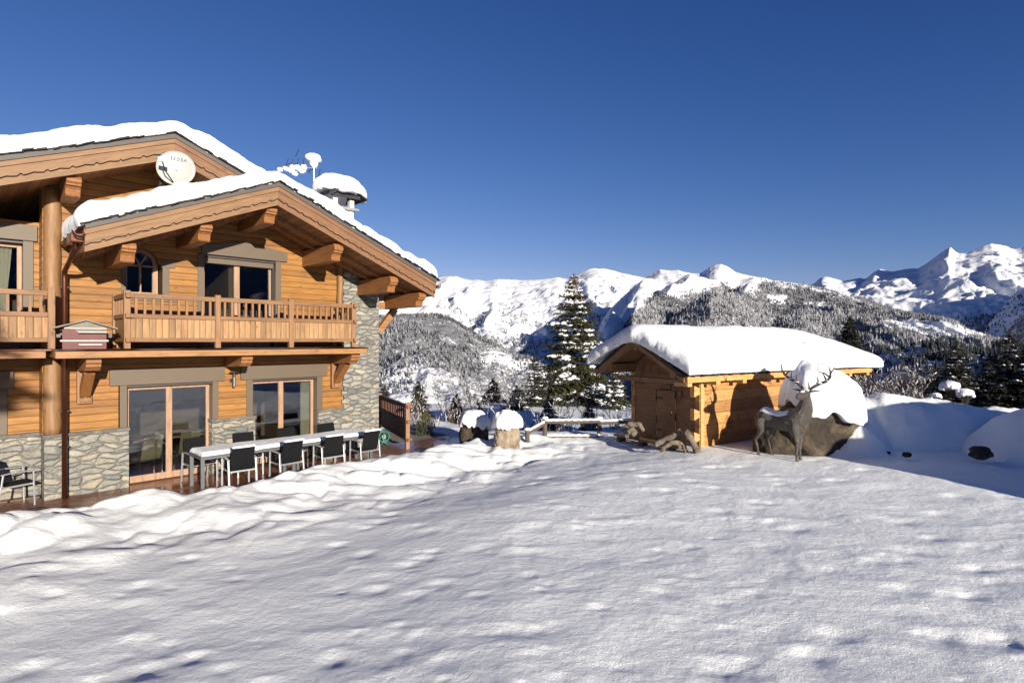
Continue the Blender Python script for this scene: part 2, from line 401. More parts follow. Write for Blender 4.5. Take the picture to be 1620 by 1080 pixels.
# snow lying on a rectangle of some surface zf(x,y); rounded edges
def snow_slab(name, x0, x1, y0, y1, zf, h, r, parent=None, seed=1, label=None, cat='snow', group=None, nx=160, ny=70, lump=.25, bulge=.04, rag=.03, thick=None, m=None, loc=None, rz=0):
    def samp(a, b, n):
        r_ = min(r, (b-a)*.48); k = 12
        e = r_*(1-np.cos(np.linspace(0, math.pi/2, k)))
        mid = np.linspace(a+r_, b-r_, n)[1:-1]
        return np.concatenate([a+e, mid, b-e[::-1]])
    X, Y = np.meshgrid(samp(x0, x1, nx), samp(y0, y1, ny), indexing='ij')
    dx = np.minimum(X-x0, x1-X); dy = np.minimum(Y-y0, y1-Y)
    def pr(d):
        q = np.clip(d/r, 0, 1); return (1-(1-q)**2.3)**(1/2.3)
    p = np.minimum(pr(dx), pr(dy)); p = p*(.75+.25*np.maximum(pr(dx), pr(dy)))
    nz = fbm(X*1.1+seed, Y*1.1, 4, seed)*lump+fbm(X*4+seed, Y*4, 3, seed+9)*lump*.35
    H = thick(X, Y) if thick else h
    top = zf(X, Y)+H*p*(1+nz)
    side = np.sin(np.pi*np.clip(p, 0, 1))*bulge*(1+1.5*fbm(X*3, Y*3, 3, seed+3))
    cx = np.where(dx < r, np.sign(X-(x0+x1)/2), 0)*side*(pr(dx) < pr(dy)+.2); cy = np.where(dy < r, np.sign(Y-(y0+y1)/2), 0)*side*(pr(dy) < pr(dx)+.2)
    side = side+.016*np.sin(p*11)*np.clip(p*4, 0, 1)*np.clip((1-p)*6, 0, 1)
    rg = rag*fbm(X*2.2+3, Y*2.2, 4, seed+5)
    ex = (1-pr(dx))*np.sign(X-(x0+x1)/2)*rg; ey = (1-pr(dy))*np.sign(Y-(y0+y1)/2)*rg
    Xo = X+cx+ex; Yo = Y+cy+ey
    a, b = X.shape
    V = np.concatenate([np.stack([Xo, Yo, top], -1).reshape(-1, 3), np.stack([X+ex, Y+ey, zf(X, Y)-.01+0*X], -1).reshape(-1, 3)])
    F = []
    o = a*b
    for i in range(a-1):
        for j in range(b-1):
            q = i*b+j; F.append((q, q+1, q+b+1, q+b)); F.append((o+q, o+q+b, o+q+b+1, o+q+1))
    for i in range(a-1):
        F.append((i*b, (i+1)*b, o+(i+1)*b, o+i*b)); q = i*b+b-1; F.append((q, o+q, o+q+b, q+b))
    for j in range(b-1):
        F.append((j, o+j, o+j+1, j+1)); q = (a-1)*b+j; F.append((q, q+1, o+q+1, o+q))
    me = bpy.data.meshes.new(name); me.from_pydata(V.tolist(), [], F); me.materials.append(m or M['snow'])
    me.polygons.foreach_set('use_smooth', [True]*len(me.polygons))
    ob = bpy.data.objects.new(name, me); link(ob, parent)
    if loc is not None: ob.location = loc; ob.rotation_euler = (0, 0, rz)
    return tag(ob, label, cat if label else None, group)
# snow cap over an ellipse, domed
def snow_cap(name, c, rx, ry, h, parent=None, seed=0, rz=0, tilt=(0, 0), droop=.0, label=None, cat='snow', group=None, lump=.12, n=40, m=None, pe=.55):
    T = np.linspace(0, 2*np.pi, 72, endpoint=False); q = np.linspace(0, 1, n)
    rr = np.sin(q*np.pi/2)[:, None]
    t = T[None, :]
    x = rx*rr*np.cos(t); y = ry*rr*np.sin(t)
    nz = fbm(np.cos(t)*rr*2+seed*3.1+5, np.sin(t)*rr*2+7, 4, seed)
    z = h*np.cos(q*np.pi/2)[:, None]**pe*(1+lump*2*nz)-droop*rr**4*(1+.8*fbm(np.cos(t)*3+seed, np.sin(t)*3, 3, seed+2))
    x = x*(1+lump*nz); y = y*(1+lump*nz)
    z = z+tilt[0]*x+tilt[1]*y
    # underside ring
    x2 = np.concatenate([x, x[-1:]*.82, x[-1:]*0.02]); y2 = np.concatenate([y, y[-1:]*.82, y[-1:]*.02]); z2 = np.concatenate([z, z[-1:]+.01-.02, z[-1:]*0-.03+tilt[0]*x[-1:]*0])
    ca, sa = math.cos(rz), math.sin(rz)
    X = x2*ca-y2*sa+c[0]; Y = x2*sa+y2*ca+c[1]; Z = z2+c[2]
    o = grid_mesh(name, X, Y, Z, m or M['snow_s'], parent, wrap=True)
    return tag(o, label, cat if label else None, group)

# ------------------------------------------------------------ terrain
L_ = math.hypot(880, 885); DX, DY = 880/L_, 885/L_; NX, NY = DY, -DX      # facade direction and outward normal
F0 = Vector((-8.20, 11.98, 0)); FANG = math.atan2(DY, DX)
def uw(x, y):
    return (x-F0.x)*DX+(y-F0.y)*DY, (x-F0.x)*NX+(y-F0.y)*NY
def fw(u, w, z=0): return Vector((F0.x+u*DX+w*NX, F0.y+u*DY+w*NY, z))
def sst(a, b, x):
    t = np.clip((x-a)/(b-a), 0, 1); return t*t*(3-2*t)
def seg_profile(x, y, pts):
    """max over polyline of crest height * rounded profile; pts = (x,y,top,halfwidth)"""
    best = np.full(np.shape(x), -9.0); 
    for (x0, y0, h0, w0), (x1, y1, h1, w1) in zip(pts[:-1], pts[1:]):
        vx, vy = x1-x0, y1-y0; t = np.clip(((x-x0)*vx+(y-y0)*vy)/(vx*vx+vy*vy), 0, 1)
        d = np.hypot(x-x0-t*vx, y-y0-t*vy); w = w0+(w1-w0)*t; h = h0+(h1-h0)*t
        q = np.clip(d/w, 0, 1.3)
        best = np.maximum(best, h*np.where(q < 1, (1-q**2.6)**.62 if False else np.clip(1-q**2.0, 0, 1)**1.0, 0)-np.where(q >= 1, (q-1)*3+.6, 0))
    return best
BANK1 = [(7.9, 13.6, .50, .6), (8.6, 14.0, 1.05, .95), (9.1, 14.8, 1.3, 1.0), (9.5, 15.3, 1.45, 1.0), (10.3, 15.3, 1.72, 1.5), (11.6, 15.2, 1.52, 1.5), (12.8, 15.2, 1.30, 1.5), (15, 16, 1.2, 2)]
BANK2 = [(12.9, 13.3, 1.66, 2.1), (14.4, 11.4, 2.0, 2.4), (16.6, 8.4, 3.2, 2.9), (13.9, 6.7, 3.4, 2.3)]  # visible mound, then an unseen high crest added to shade the bank
SHADE_BANK = [(13.0, 5.5, 2.75, 1.9), (16.6, 2.9, 2.75, 2.4), (19, -2, 2.9, 3)]  # unseen bank added out of view to cast the field's shadow edge
rp = np.random.RandomState(5)
NP = 760
PY = 1.6+14*rp.rand(NP)**1.35; PX = rp.uniform(-1.05, 1.05, NP)*(PY+.8); PR = .06+.13*rp.rand(NP)**1.6; PD = rp.uniform(.006, .024, NP)*(PR/.12)
def T(x, y, detail=True):
    x = np.asarray(x, float); y = np.asarray(y, float)
    yc = np.where(y < 16, y, 16); yc = np.maximum(yc, -6)
    z = .44-.007*yc+.068*np.minimum(x, 0)*sst(-4, 2.5, y)+0*x
    u, w = uw(x, y)
    # edge of the plateau, falling to the valley
    ex = 17.2+np.clip((x-3.2)*.85, 0, 5.3)+1.5*sst(-1, -6, x)*6
    ex = np.where(x > 9, 22.5-sst(9, 14, x)*4, ex)
    over = np.maximum(y-ex, 0)
    z = z-.10*over-.13*np.maximum(over-1.0, 0)-.2*np.maximum(over-32, 0)
    z = np.maximum(z, -34)
    # terrace recess
    inter = sst(2.9, 2.0, w)*sst(-40, -30, u)*(1-sst(7.3, 9.0, u))
    edge = 2.05+.22*fbm(u*.9, w*0, 3, 3)-.45*sst(.5, -2.2, u)+.0*u
    band = sst(edge-.05, edge+.5, w)*sst(edge+4.4, edge+1.8, w)*(sst(11.5, 8.5, u))
    lumps = fbm(x*1.05, y*1.05, 3, 21)
    if True:
        l2 = 1-ridged(x*1.0+.5*fbm(x, y, 2, 5), y*1.15, 2, 31, .4)
    zb = .10+.05*lumps
    # field near the terrace eases down to zb, then mounds
    near = sst(edge+6.0, edge+2.5, w)*sst(13, 9.5, u)
    z = z*(1-near)+(zb+.0)*near
    z = z+band*(.24*(l2-.35)+.06*lumps+.02+.17*sst(edge+2.6, edge+.5, w))
    cut = sst(edge+.28, edge-.05, w)*sst(9.6, 8.6, u)
    z = z*(1-cut)+(-.12)*cut
    # banks on the right, with the unseen shade-casting ones
    b1 = seg_profile(x, y, BANK1); b2 = seg_profile(x, y, BANK2)
    n1 = .16*fbm(x*.8, y*.8, 4, 41)+.07*fbm(x*2.6, y*2.6, 4, 43)
    b2 = np.maximum(b2, seg_profile(x, y, SHADE_BANK)); b = np.maximum(b1, b2)+n1*sst(0, .5, np.maximum(b1, b2))
    k = .10; hh = np.clip(.5+.5*(b-z)/k, 0, 1); z = z*(1-hh)+b*hh+k*hh*(1-hh)
    if detail:
        fld = sst(60, 25, np.hypot(x, y))
        wx = x+.35*fbm(x*.7, y*.7, 2, 51); wy = y+.35*fbm(x*.7+9, y*.7, 2, 52)
        quiet = 1-sst(.6, .95, np.clip(b-z+1, 0, 1))*.5
        z = z+fld*quiet*(.040*fbm(wx*.4, wy*.55, 3, 61)+.022*(ridged(wx*.9+wy*.2, wy*1.3-wx*.2, 3, 71, .4)-.5)+.0085*fbm(wx*2.8+wy*.4, wy*3.8-wx*.5, 4, 81))
        m = (np.hypot(x, y) < 22)
        if m.any():
            xs = x[m]; ys = y[m]; dz = np.zeros(xs.shape)
            for i in range(NP):
                sel = (abs(xs-PX[i]) < PR[i]*2.6) & (abs(ys-PY[i]) < PR[i]*2.6)
                if not sel.any(): continue
                ax = (xs[sel]-PX[i])/PR[i]; ay = (ys[sel]-PY[i])/PR[i]*1.25
                q = np.exp(-(ax*ax+ay*ay)*(1+.35*np.tanh(ay*2)))
                rim = np.exp(-((ax)**2*.6+(ay-1.15)**2*3))
                dz[sel] += PD[i]*(-.95*q+.34*rim)
            z[m] = z[m]+dz
    return z
def Tz(x, y): return float(T(np.array([x]), np.array([y]), False)[0])

az = np.concatenate([np.linspace(-180, -50, 40)[:-1], np.linspace(-50, 50, 760), np.linspace(50, 180, 40)[1:-1]])*math.pi/180
rr = np.concatenate([[.02], np.geomspace(.9, 24, 620), np.geomspace(24.4, 120, 60)[1:], np.geomspace(130, 14000, 30)])
A, RR = np.meshgrid(az, rr, indexing='xy')
GX = RR*np.sin(A); GY = RR*np.cos(A); GZ = T(GX, GY)
far = sst(40, 120, RR)
GZ = GZ*(1-far)+(-36)*far; GZ = np.where(RR > 120, -36-sst(120, 420, RR)*105, GZ)
g = grid_mesh('snow_ground', GX, GY, GZ, M['snow_g'], wrap=True); tag(g, kind='structure')
g['label'] = 'wind-rippled snow field sloping from the camera to the chalet terrace'

# ------------------------------------------------------------ mountains
def snowrock(name, forest_lo=None, shade=1.0, rock=.0, dens=1.0, sc=1.0):
    """snow slope with dark scrub speckles where the mesh attribute 'wood' is high"""
    m, n, l, p = mat(name)
    tc = n.new('ShaderNodeTexCoord'); v = tc.outputs['Object']
    at = n.new('ShaderNodeAttribute'); at.attribute_name = 'wood'
    f1 = noise(n, l, v, .035*sc, 6, .7); f2 = noise(n, l, v, .13*sc, 3, .7)
    s = mth(n, l, 'ADD', mth(n, l, 'MULTIPLY', f1, .5), mth(n, l, 'MULTIPLY', f2, .5))
    k = mth(n, l, 'SUBTRACT', s, mth(n, l, 'SUBTRACT', .62, mth(n, l, 'MULTIPLY', at.outputs['Fac'], .22*dens)))
    k = ramp(n, l, k, [(.0, 0), (.05, 1)])
    snowc = ramp(n, l, noise(n, l, v, .004, 5), [(.3, (.68, .69, .71)), (.7, (.78, .79, .80))])
    dark = ramp(n, l, f2, [(.35, (.035, .036, .042)), (.65, (.12, .12, .125))])
    col = mix(n, l, mth(n, l, 'MULTIPLY', k, .85), snowc, dark)
    l.new(col, p.inputs['Base Color']); p.inputs['Roughness'].default_value = .9; p.inputs['Specular IOR Level'].default_value = .1
    b = bump(n, l, None, noise(n, l, v, .012*sc, 6, .6), .6, 12/sc); l.new(b, p.inputs['Normal'])
    return m
LAY = {}
def saw(q):
    f = q-np.floor(q); return np.where(f < .34, f/.34, 1-(f-.34)/.66)
def layer(key, name, crest, yc, yfoot, zfoot, px0, px1, nx, ny, amp, gul, seed, m, label, pw=1.0, gx=.004, gy=.0012, woodf=None, skew=0, warp=70, lean=0, smooth=90):
    px = np.linspace(px0, px1, nx); t = np.concatenate([np.linspace(0, 1, ny), [1.02, 1.06, 1.15]])
    cp = np.array(crest, float)
    P, TT = np.meshgrid(px, t, indexing='xy')
    tq = np.clip(1-TT, 0, 1); Pw = P+warp*tq*(fbm(P*.012, TT*2.5, 4, seed+31)*1.6)+lean*tq
    xs_ = np.arange(-1200, 2700, 4.0); sh_ = np.interp(xs_, cp[:, 0], cp[:, 1]); kk = int(smooth/4); ke = np.hanning(2*kk+1); ke /= ke.sum()
    sm_ = np.convolve(np.pad(sh_, kk, mode='edge'), ke, mode='valid')
    wq = np.clip(tq*2.2, 0, 1)
    cy = (1-wq)*np.interp(Pw, xs_, sh_)+wq*np.interp(Pw, xs_, sm_)+1.3*fbm(P*.06, P*0, 4, seed+5, .6)
    Yc = np.interp(P, [c[0] for c in yc], [c[1] for c in yc]) if not isinstance(yc, (int, float)) else yc+0*P
    Zc = HE+(540-cy)/885*Yc
    Yp = yfoot+(Yc-yfoot)*TT
    X = (P-810)/885*Yp
    tt = np.clip(TT, 0, 1)
    Z = zfoot+(Zc-zfoot)*tt**pw*(1-0)  - np.maximum(TT-1, 0)*Yc*.25
    H = (Zc-zfoot)
    env = np.clip(tt*3, 0, 1)*np.clip((1-tt)*3.0, 0, 1)**.8*(TT < 1)
    q = X+skew*(Yc-Yp)+120*fbm(X*.0016, Yp*.0016, 3, seed+3)
    n1 = ridged(q*gx, Yp*gy, 5, seed, .5)-.55
    n2 = fbm(X*gx*1.6, Yp*gx*1.6, 5, seed+11, .55)
    if key == 'B':
        qq = (X+.55*(Yc-Yp))/330+.35*fbm(X*.002, Yp*.0015, 3, 5); Z = Z+np.clip((1-tt)*2.4-.32, 0, 1)*np.clip(tt*3, 0, 1)*130*(saw(qq)-.5)*sst(1330, 1150, P)*(.7+.5*fbm(X*.002, Yp*.002, 2, 9))
    fine = env**.5*np.clip((1-tt)*12, 0, 1)
    Z = Z+env*(gul*n1+amp*n2)+fine*(gul*.10*(ridged(q*gx*5, Yp*gx*2.0, 3, seed+21)-.5))
    o = grid_mesh(name, X, Yp, Z, m); tag(o, kind='structure'); o['label'] = label
    if woodf is not None:
        wv = woodf(P, TT, X, Yp, Z)
        a = o.data.attributes.new('wood', 'FLOAT', 'POINT'); a.data.foreach_set('value', np.clip(wv, 0, 1).ravel().astype(np.float32))
    else: wv = None
    LAY[key] = (X, Yp, Z, P, TT, wv); return o
crA = [(-900, 420), (300, 425), (600, 436), (687, 441), (704, 437), (724, 438), (744, 443), (753, 442), (769, 445), (789, 441), (822, 443), (855, 442), (882, 438), (895, 441), (910, 435), (922, 429), (938, 424), (962, 425), (989, 433), (1018, 439), (1060, 452), (1120, 470), (1200, 500), (1300, 540)]
crB = [(880, 640), (905, 606), (925, 570), (942, 535), (953, 505), (968, 485), (985, 470), (1003, 452), (1024, 437), (1035, 431), (1044, 425.5), (1060, 428), (1073, 427), (1093, 432), (1109, 432), (1122, 423), (1131, 419.5), (1140, 418), (1149, 420), (1164, 431), (1187, 437), (1211, 439.5), (1218, 443), (1260, 448), (1304, 455), (1333, 466), (1371, 473), (1404, 487), (1460, 502), (1504, 509), (1538, 526), (1571, 540), (1620, 556), (1800, 590), (2400, 640)]
crC = [(1230, 470), (1287, 449), (1296, 441), (1302, 438), (1312, 438), (1333, 444.5), (1360, 439.5), (1369, 442), (1380, 432), (1391, 424.5), (1411, 429), (1430, 426), (1453, 424.5), (1471, 413), (1487, 400), (1504, 391), (1515, 400), (1529, 401), (1549, 391), (1569, 384.5), (1593, 389), (1602, 395), (1620, 390), (1680, 376), (1900, 380), (2600, 400)]
crD = [(-900, 470), (380, 500), (560, 502), (600, 500), (640, 496), (670, 495), (700, 499), (720, 508), (760, 533), (800, 553), (850, 573), (900, 602), (960, 640), (1050, 700)]
crG = [(1440, 600), (1500, 572), (1545, 545), (1570, 510), (1590, 480), (1620, 455), (1700, 425), (1900, 400), (2600, 380)]
crE = [(1300, 600), (1350, 578), (1400, 556), (1450, 545), (1500, 540), (1560, 552), (1620, 545), (1900, 535), (2600, 540)]
M['mtnA'] = snowrock('snowfield_slope', sc=.6); M['mtnB'] = snowrock('wooded_snow_slope', dens=1.3); M['mtnD'] = snowrock('scrub_snow_slope', sc=1.5, dens=1.25)
layer('A', 'mountain', crA, 6500, 2600, -250, -900, 1320, 700, 230, 45, 210, 101, M['mtnA'], 'long white snow-covered ridge far behind the spruce', gx=.0034, gy=.0007, pw=1.15, lean=-30,
      woodf=lambda P, t, X, Y, Z: .6*sst(.5, .2, t+.18*fbm(X*.002, Y*.002, 4, 7)))
def meadow_(P, Y, Z):
    ys = 540-(Z-HE)/Y*885
    return np.maximum(np.maximum(sst(1.2, .8, np.hypot((P-1478)/84, (ys-520-(P-1485)*.10)/11)), sst(1.1, .8, np.hypot((P-1228)/18, (ys-472)/6))), sst(1.1, .8, np.hypot((P-1290)/26, (ys-482)/4)))
def tline(P, X, Y, Z):
    ys = 540-(Z-HE)/Y*885; cr = np.interp(P, [c[0] for c in crB], [c[1] for c in crB])
    f = np.interp(P, [940, 985, 1030, 1060, 1100, 1140, 1180, 1215, 1260, 1300, 1560], [60, 45, 30, 38, 26, 24, 20, 7, 2, 0, -12])+9*fbm(X*.006, Y*.006, 3, 57)
    return sst(f-3, f+12, ys-cr)
layer('B', 'mountain', crB, [(880, 2900), (1040, 3900), (1300, 3800), (1600, 2600), (2400, 2200)], 900, -150, 860, 2400, 760, 260, 50, 150, 131, M['mtnB'], 'forested mountain with two rounded white summits behind the shed', gx=.0020, gy=.0008, skew=-.75,
      woodf=lambda P, t, X, Y, Z: .75*tline(P, X, Y, Z)*(1-meadow_(P, Y, Z)))
layer('C', 'mountain', crC, [(1230, 8600), (1370, 8000), (1520, 6900), (2600, 6000)], 3000, -250, 1230, 2600, 520, 240, 70, 250, 161, M['mtnA'], 'jagged snowy peaks at the far right', gx=.0024, gy=.0010, skew=.3, pw=1.2, lean=-40, warp=110,
      woodf=lambda P, t, X, Y, Z: sst(.50, .28, t+.12*fbm(X*.002, Y*.002, 4, 27)))
layer('G', 'mountain', crG, 4200, 2300, -250, 1440, 2600, 260, 170, 60, 160, 191, M['mtnB'], 'shaded wooded mountain flank cut by the right edge', gx=.003, gy=.001,
      woodf=lambda P, t, X, Y, Z: .7*sst(.75, .45, t+.15*fbm(X*.003, Y*.003, 4, 37)))
layer('D', 'mountain', crD, [(-900, 1500), (600, 2300), (1050, 2300)], 620, -135, -900, 1060, 760, 300, 26, 60, 211, M['mtnD'], 'nearer wooded hillside with snowy clearings right of the chalet', gx=.006, gy=.003,
      woodf=lambda P, t, X, Y, Z: .62+.6*fbm(X*.006+2, Y*.003, 4, 47))

azb = np.radians(np.linspace(62, 292, 260))[None, :]; tb = np.linspace(0, 1.15, 40)[:, None]  # unseen slope added behind the camera to darken the window reflections
Rb_ = 260+700*tb; Eb = np.radians(8.6+1.5*fbm(azb*4, azb*0, 4, 301)-2.0*np.clip(np.cos(azb-R(60)), 0, 1)*0)*np.clip(np.sin((azb-R(62))/R(230)*np.pi)*3.2, 0, 1)
Zb = -8+(np.tan(Eb)*960+8)*np.minimum(tb, 1)-np.maximum(tb-1, 0)*400+14*fbm(azb*30, tb*9, 4, 303)*np.clip((1-tb)*6, 0, 1)*np.clip(tb*5, 0, 1)
gm = snowrock('backdrop_slope', sc=3, dens=1.6); o = grid_mesh('mountain', Rb_*np.sin(azb), Rb_*np.cos(azb), Zb, gm); tag(o, kind='structure'); o['label'] = 'unseen wooded slope behind the photographer'
a = o.data.attributes.new('wood', 'FLOAT', 'POINT'); a.data.foreach_set('value', np.ones(Zb.size, np.float32))

# far forests: countless small spruces scattered over the slopes
def far_tree(name, seed, m):
    rg = random.Random(seed); b = MB()
    z = 0.10
    for k in range(8):
        r = .20*(1-k/8.8); h = .22; seg = 10
        V = [((r*(1+.5*(rg.random()-.5))*(1 if i % 2 else .5))*math.cos(2*math.pi*i/seg+k*1.3), (r*(1+.5*(rg.random()-.5))*(1 if i % 2 else .5))*math.sin(2*math.pi*i/seg+k*1.3), z+.05*(rg.random()-.5)-(.03 if i % 2 else 0)) for i in range(seg)]+[(0, 0, z+h)]
        b.add(V, [(i, (i+1) % seg, seg) for i in range(seg)]); z += .098
    b.tube([(0, 0, -.1), (0, 0, .2)], .02, 4)
    me = bpy.data.meshes.new(name); me.from_pydata(b.v, [], b.f); me.materials.append(m)
    return me
def forestmat(name, snowy):
    m, n, l, p = mat(name)
    g = n.new('ShaderNodeNewGeometry'); oi = n.new('ShaderNodeObjectInfo'); tc = n.new('ShaderNodeTexCoord')
    f = noise(n, l, g.outputs['Position'], .35, 3, .7)
    k = mth(n, l, 'ADD', f, mth(n, l, 'MULTIPLY', mth(n, l, 'SUBTRACT', oi.outputs['Random'], .5), .22))
    k = mth(n, l, 'ADD', k, mth(n, l, 'MULTIPLY', mth(n, l, 'SUBTRACT', noise(n, l, g.outputs['Position'], .0035, 4, .6), .5), .5))
    col = ramp(n, l, k, [(snowy-.08, (.040, .044, .048)), (snowy+.15, (.43, .44, .46))])
    l.new(col, p.inputs['Base Color']); p.inputs['Roughness'].default_value = .9; p.inputs['Specular IOR Level'].default_value = .05
    return m
def scatter(key, count, fn, hmin, hmax, seed, m, name, label):
    X, Y, Z, P, TT, wv = LAY[key]; rg = np.random.RandomState(seed)
    a, b = X.shape; pts = []; sc = []
    # candidate: uniform in image-independent ground area
    area = np.hypot(X[:-1, 1:]-X[:-1, :-1], Y[:-1, 1:]-Y[:-1, :-1])*np.hypot(X[1:, :-1]-X[:-1, :-1], Y[1:, :-1]-Y[:-1, :-1])
    pr = area*fn(P, TT, X, Y, Z)[:-1, :-1]*(TT[:-1, :-1] < 1); pr = pr.ravel()/pr.sum()
    idx = rg.choice(len(pr), count, p=pr); i = idx//(b-1); j = idx % (b-1); s = rg.rand(count); t = rg.rand(count)
    def bl(Q): return Q[i, j]*(1-s)*(1-t)+Q[i, j+1]*s*(1-t)+Q[i+1, j]*(1-s)*t+Q[i+1, j+1]*s*t
    co = np.stack([bl(X), bl(Y), bl(Z)], -1)
    H = hmin+(hmax-hmin)*rg.rand(count)
    me = bpy.data.meshes.new(name); me.vertices.add(count); me.vertices.foreach_set('co', co.ravel().astype(np.float32))
    at = me.attributes.new('size', 'FLOAT', 'POINT'); at.data.foreach_set('value', H.astype(np.float32))
    at = me.attributes.new('turn', 'FLOAT', 'POINT'); at.data.foreach_set('value', (rg.rand(count)*6.28).astype(np.float32))
    o = bpy.data.objects.new(name, me); link(o); tag(o, label, 'forest', kind='stuff')
    tm = far_tree('far_spruce', seed, m)
    to = bpy.data.objects.new('far_spruce', tm)       # source of the instances, not linked
    ng = bpy.data.node_groups.new('scatter', 'GeometryNodeTree')
    ng.interface.new_socket('Geometry', in_out='INPUT', socket_type='NodeSocketGeometry'); ng.interface.new_socket('Geometry', in_out='OUTPUT', socket_type='NodeSocketGeometry')
    N = ng.nodes; gi = N.new('NodeGroupInput'); go = N.new('NodeGroupOutput'); ip = N.new('GeometryNodeInstanceOnPoints'); mp = N.new('GeometryNodeMeshToPoints')
    inf = N.new('GeometryNodeObjectInfo'); inf.inputs[0].default_value = to
    a1 = N.new('GeometryNodeInputNamedAttribute'); a1.data_type = 'FLOAT'; a1.inputs[0].default_value = 'size'
    a2 = N.new('GeometryNodeInputNamedAttribute'); a2.data_type = 'FLOAT'; a2.inputs[0].default_value = 'turn'
    cb = N.new('ShaderNodeCombineXYZ'); er = N.new('FunctionNodeEulerToRotation'); l = ng.links
    l.new(gi.outputs[0], mp.inputs['Mesh']); l.new(mp.outputs[0], ip.inputs['Points']); l.new(inf.outputs['Geometry'], ip.inputs['Instance'])
    l.new(a2.outputs[0], cb.inputs[2]); l.new(cb.outputs[0], er.inputs[0]); l.new(er.outputs[0], ip.inputs['Rotation']); l.new(a1.outputs[0], ip.inputs['Scale'])
    l.new(ip.outputs[0], go.inputs[0])
    md = o.modifiers.new('scatter', 'NODES'); md.node_group = ng
    return o
M['forestB'] = forestmat('snowy_forest', .49); M['forestD'] = forestmat('dark_forest', .56); M['forestE'] = forestmat('near_forest', .66)
def fB(P, t, X, Y, Z):
    ys = 540-(Z-HE)/Y*885; tl = .90-.13*sst(1240, 1170, P)-.06*sst(1100, 1030, P)+.05*fbm(X*.004, Y*.004, 3, 57)
    base = tline(P, X, Y, Z)
    clear = sst(.20, .12, abs(fbm(X*.0035, Y*.0016, 3, 67)-.42)*1.6)*sst(1150, 1220, P)
    meadow = meadow_(P, Y, Z)
    sparse = 1-.5*sst(1080, 1000, P)
    return (base*(1-.85*clear)*(1-.93*meadow)*sparse+.004)
def fA(P, t, X, Y, Z):
    return sst(.66, .5, t+.20*fbm(X*.002, Y*.002, 4, 7))*sst(.0, .3, fbm(X*.0022+4, Y*.0022, 3, 77)+.12)+.003
def fC(P, t, X, Y, Z):
    return sst(.52, .36, t+.16*fbm(X*.0018, Y*.0018, 4, 27))*sst(-.1, .2, fbm(X*.002+4, Y*.002, 3, 87))+.003
def fD(P, t, X, Y, Z):
    up = sst(.50, .62, t+.10*fbm(X*.004, Y*.004, 3, 97))
    k = sst(-.02, .16, fbm(X*.0045, Y*.0022, 4, 107)+.14*up-.02)
    return up*k+.5*(1-up)*sst(-.05, .25, fbm(X*.008, Y*.004, 3, 117))+.03
scatter('B', 42000, fB, 11, 21, 1, M['forestB'], 'mountain_forest', 'snow-dusted spruce forest covering the mountain behind the shed')
scatter('A', 12000, fA, 18, 32, 2, M['forestB'], 'mountain_forest', 'patches of frosted forest low on the long white ridge')
scatter('C', 7000, fC, 22, 36, 3, M['forestB'], 'mountain_forest', 'frosted forest on the lower flanks of the far right peaks')
scatter('G', 9000, lambda P, t, X, Y, Z: sst(1.1, .8, t), 16, 26, 4, M['forestE'], 'mountain_forest', 'dark forest on the shaded flank at the right edge')
layer('E', 'mountain', crE, 900, 260, -95, 1290, 2600, 300, 90, 14, 40, 231, M['mtnD'], 'dark wooded valley side below the clearing at the right', gx=.01, gy=.006, woodf=lambda P, t, X, Y, Z: .6+0*P)
scatter('E', 10000, lambda P, t, X, Y, Z: .15+sst(-.1, .2, fbm(X*.012, Y*.012, 3, 127)), 9, 17, 6, M['forestE'], 'valley_forest', 'dark snowy valley forest behind the right-hand spruces')
scatter('D', 34000, fD, 8, 15, 5, M['forestD'], 'hillside_forest', 'grey wooded bands across the nearer hillside by the chalet')
# @@CHALET
# ------------------------------------------------------------ chalet (local frame: x = along facade, -y = outwards)
CH = empty('chalet', tuple(F0), FANG, 'large timber and stone chalet with snow-laden gables and a balcony', 'chalet')
def part(mb, name, m, parent=None, **k): return mb.build(name, M[m], parent or CH, **k)
Tslope = .415
LZ, LU = 6.60, 2.40; UZ, UU = 7.38, .57
def zl(u): return LZ-abs(u-LU)*.415     # top of the edge board, lower gable
def zu(u): return UZ-abs(u-UU)*.405
# stone
b = MB(); b.w(-9, -3.7, -.9, -.46, -.1, 1.20); b.w(-2.05, -1.41, -.9, -.46, -.1, 1.20); part(b, 'stone_base', 'stone')
b = MB(); b.w(-9, -3.7, -.9, -.40, 1.20, 1.275); b.w(-2.03, -1.41, -.9, -.40, 1.20, 1.275); part(b, 'capstone', 'cap', bevel=.015)
b = MB(); b.w(-1.41, -1.06, -.5, .10, -.1, 1.20); pier = part(b, 'stone_pier', 'stone')
b = MB(); b.w(-1.44, -1.03, -.52, .15, 1.20, 1.275); part(b, 'capstone', 'cap', pier, bevel=.015)
b = MB(); b.w(-1.06, -.015, -.3, .06, -.1, 1.20); q = part(b, 'stone_base', 'stone')
b = MB(); b.w(-1.03, .0, -.3, .11, 1.20, 1.275); part(b, 'capstone', 'cap', q, bevel=.015)
b = MB(); b.w(1.62, 2.60, -.3, .06, -.1, 1.20); q = part(b, 'stone_base', 'stone')
b = MB(); b.w(1.60, 2.62, -.3, .11, 1.20, 1.275); part(b, 'capstone', 'cap', q, bevel=.015)
b = MB(); b.w(4.24, 4.99, -.3, .06, -.1, 1.20); q = part(b, 'stone_base', 'stone')
b = MB(); b.w(4.22, 4.99, -.3, .10, 1.20, 1.275); part(b, 'capstone', 'cap', q, bevel=.015)
b = MB(); b.prism([(4.985, -.1), (6.08, -.1), (6.08, zl(6.08)-.42), (4.985, zl(4.985)-.42)], 'y', -.062, 1.6)
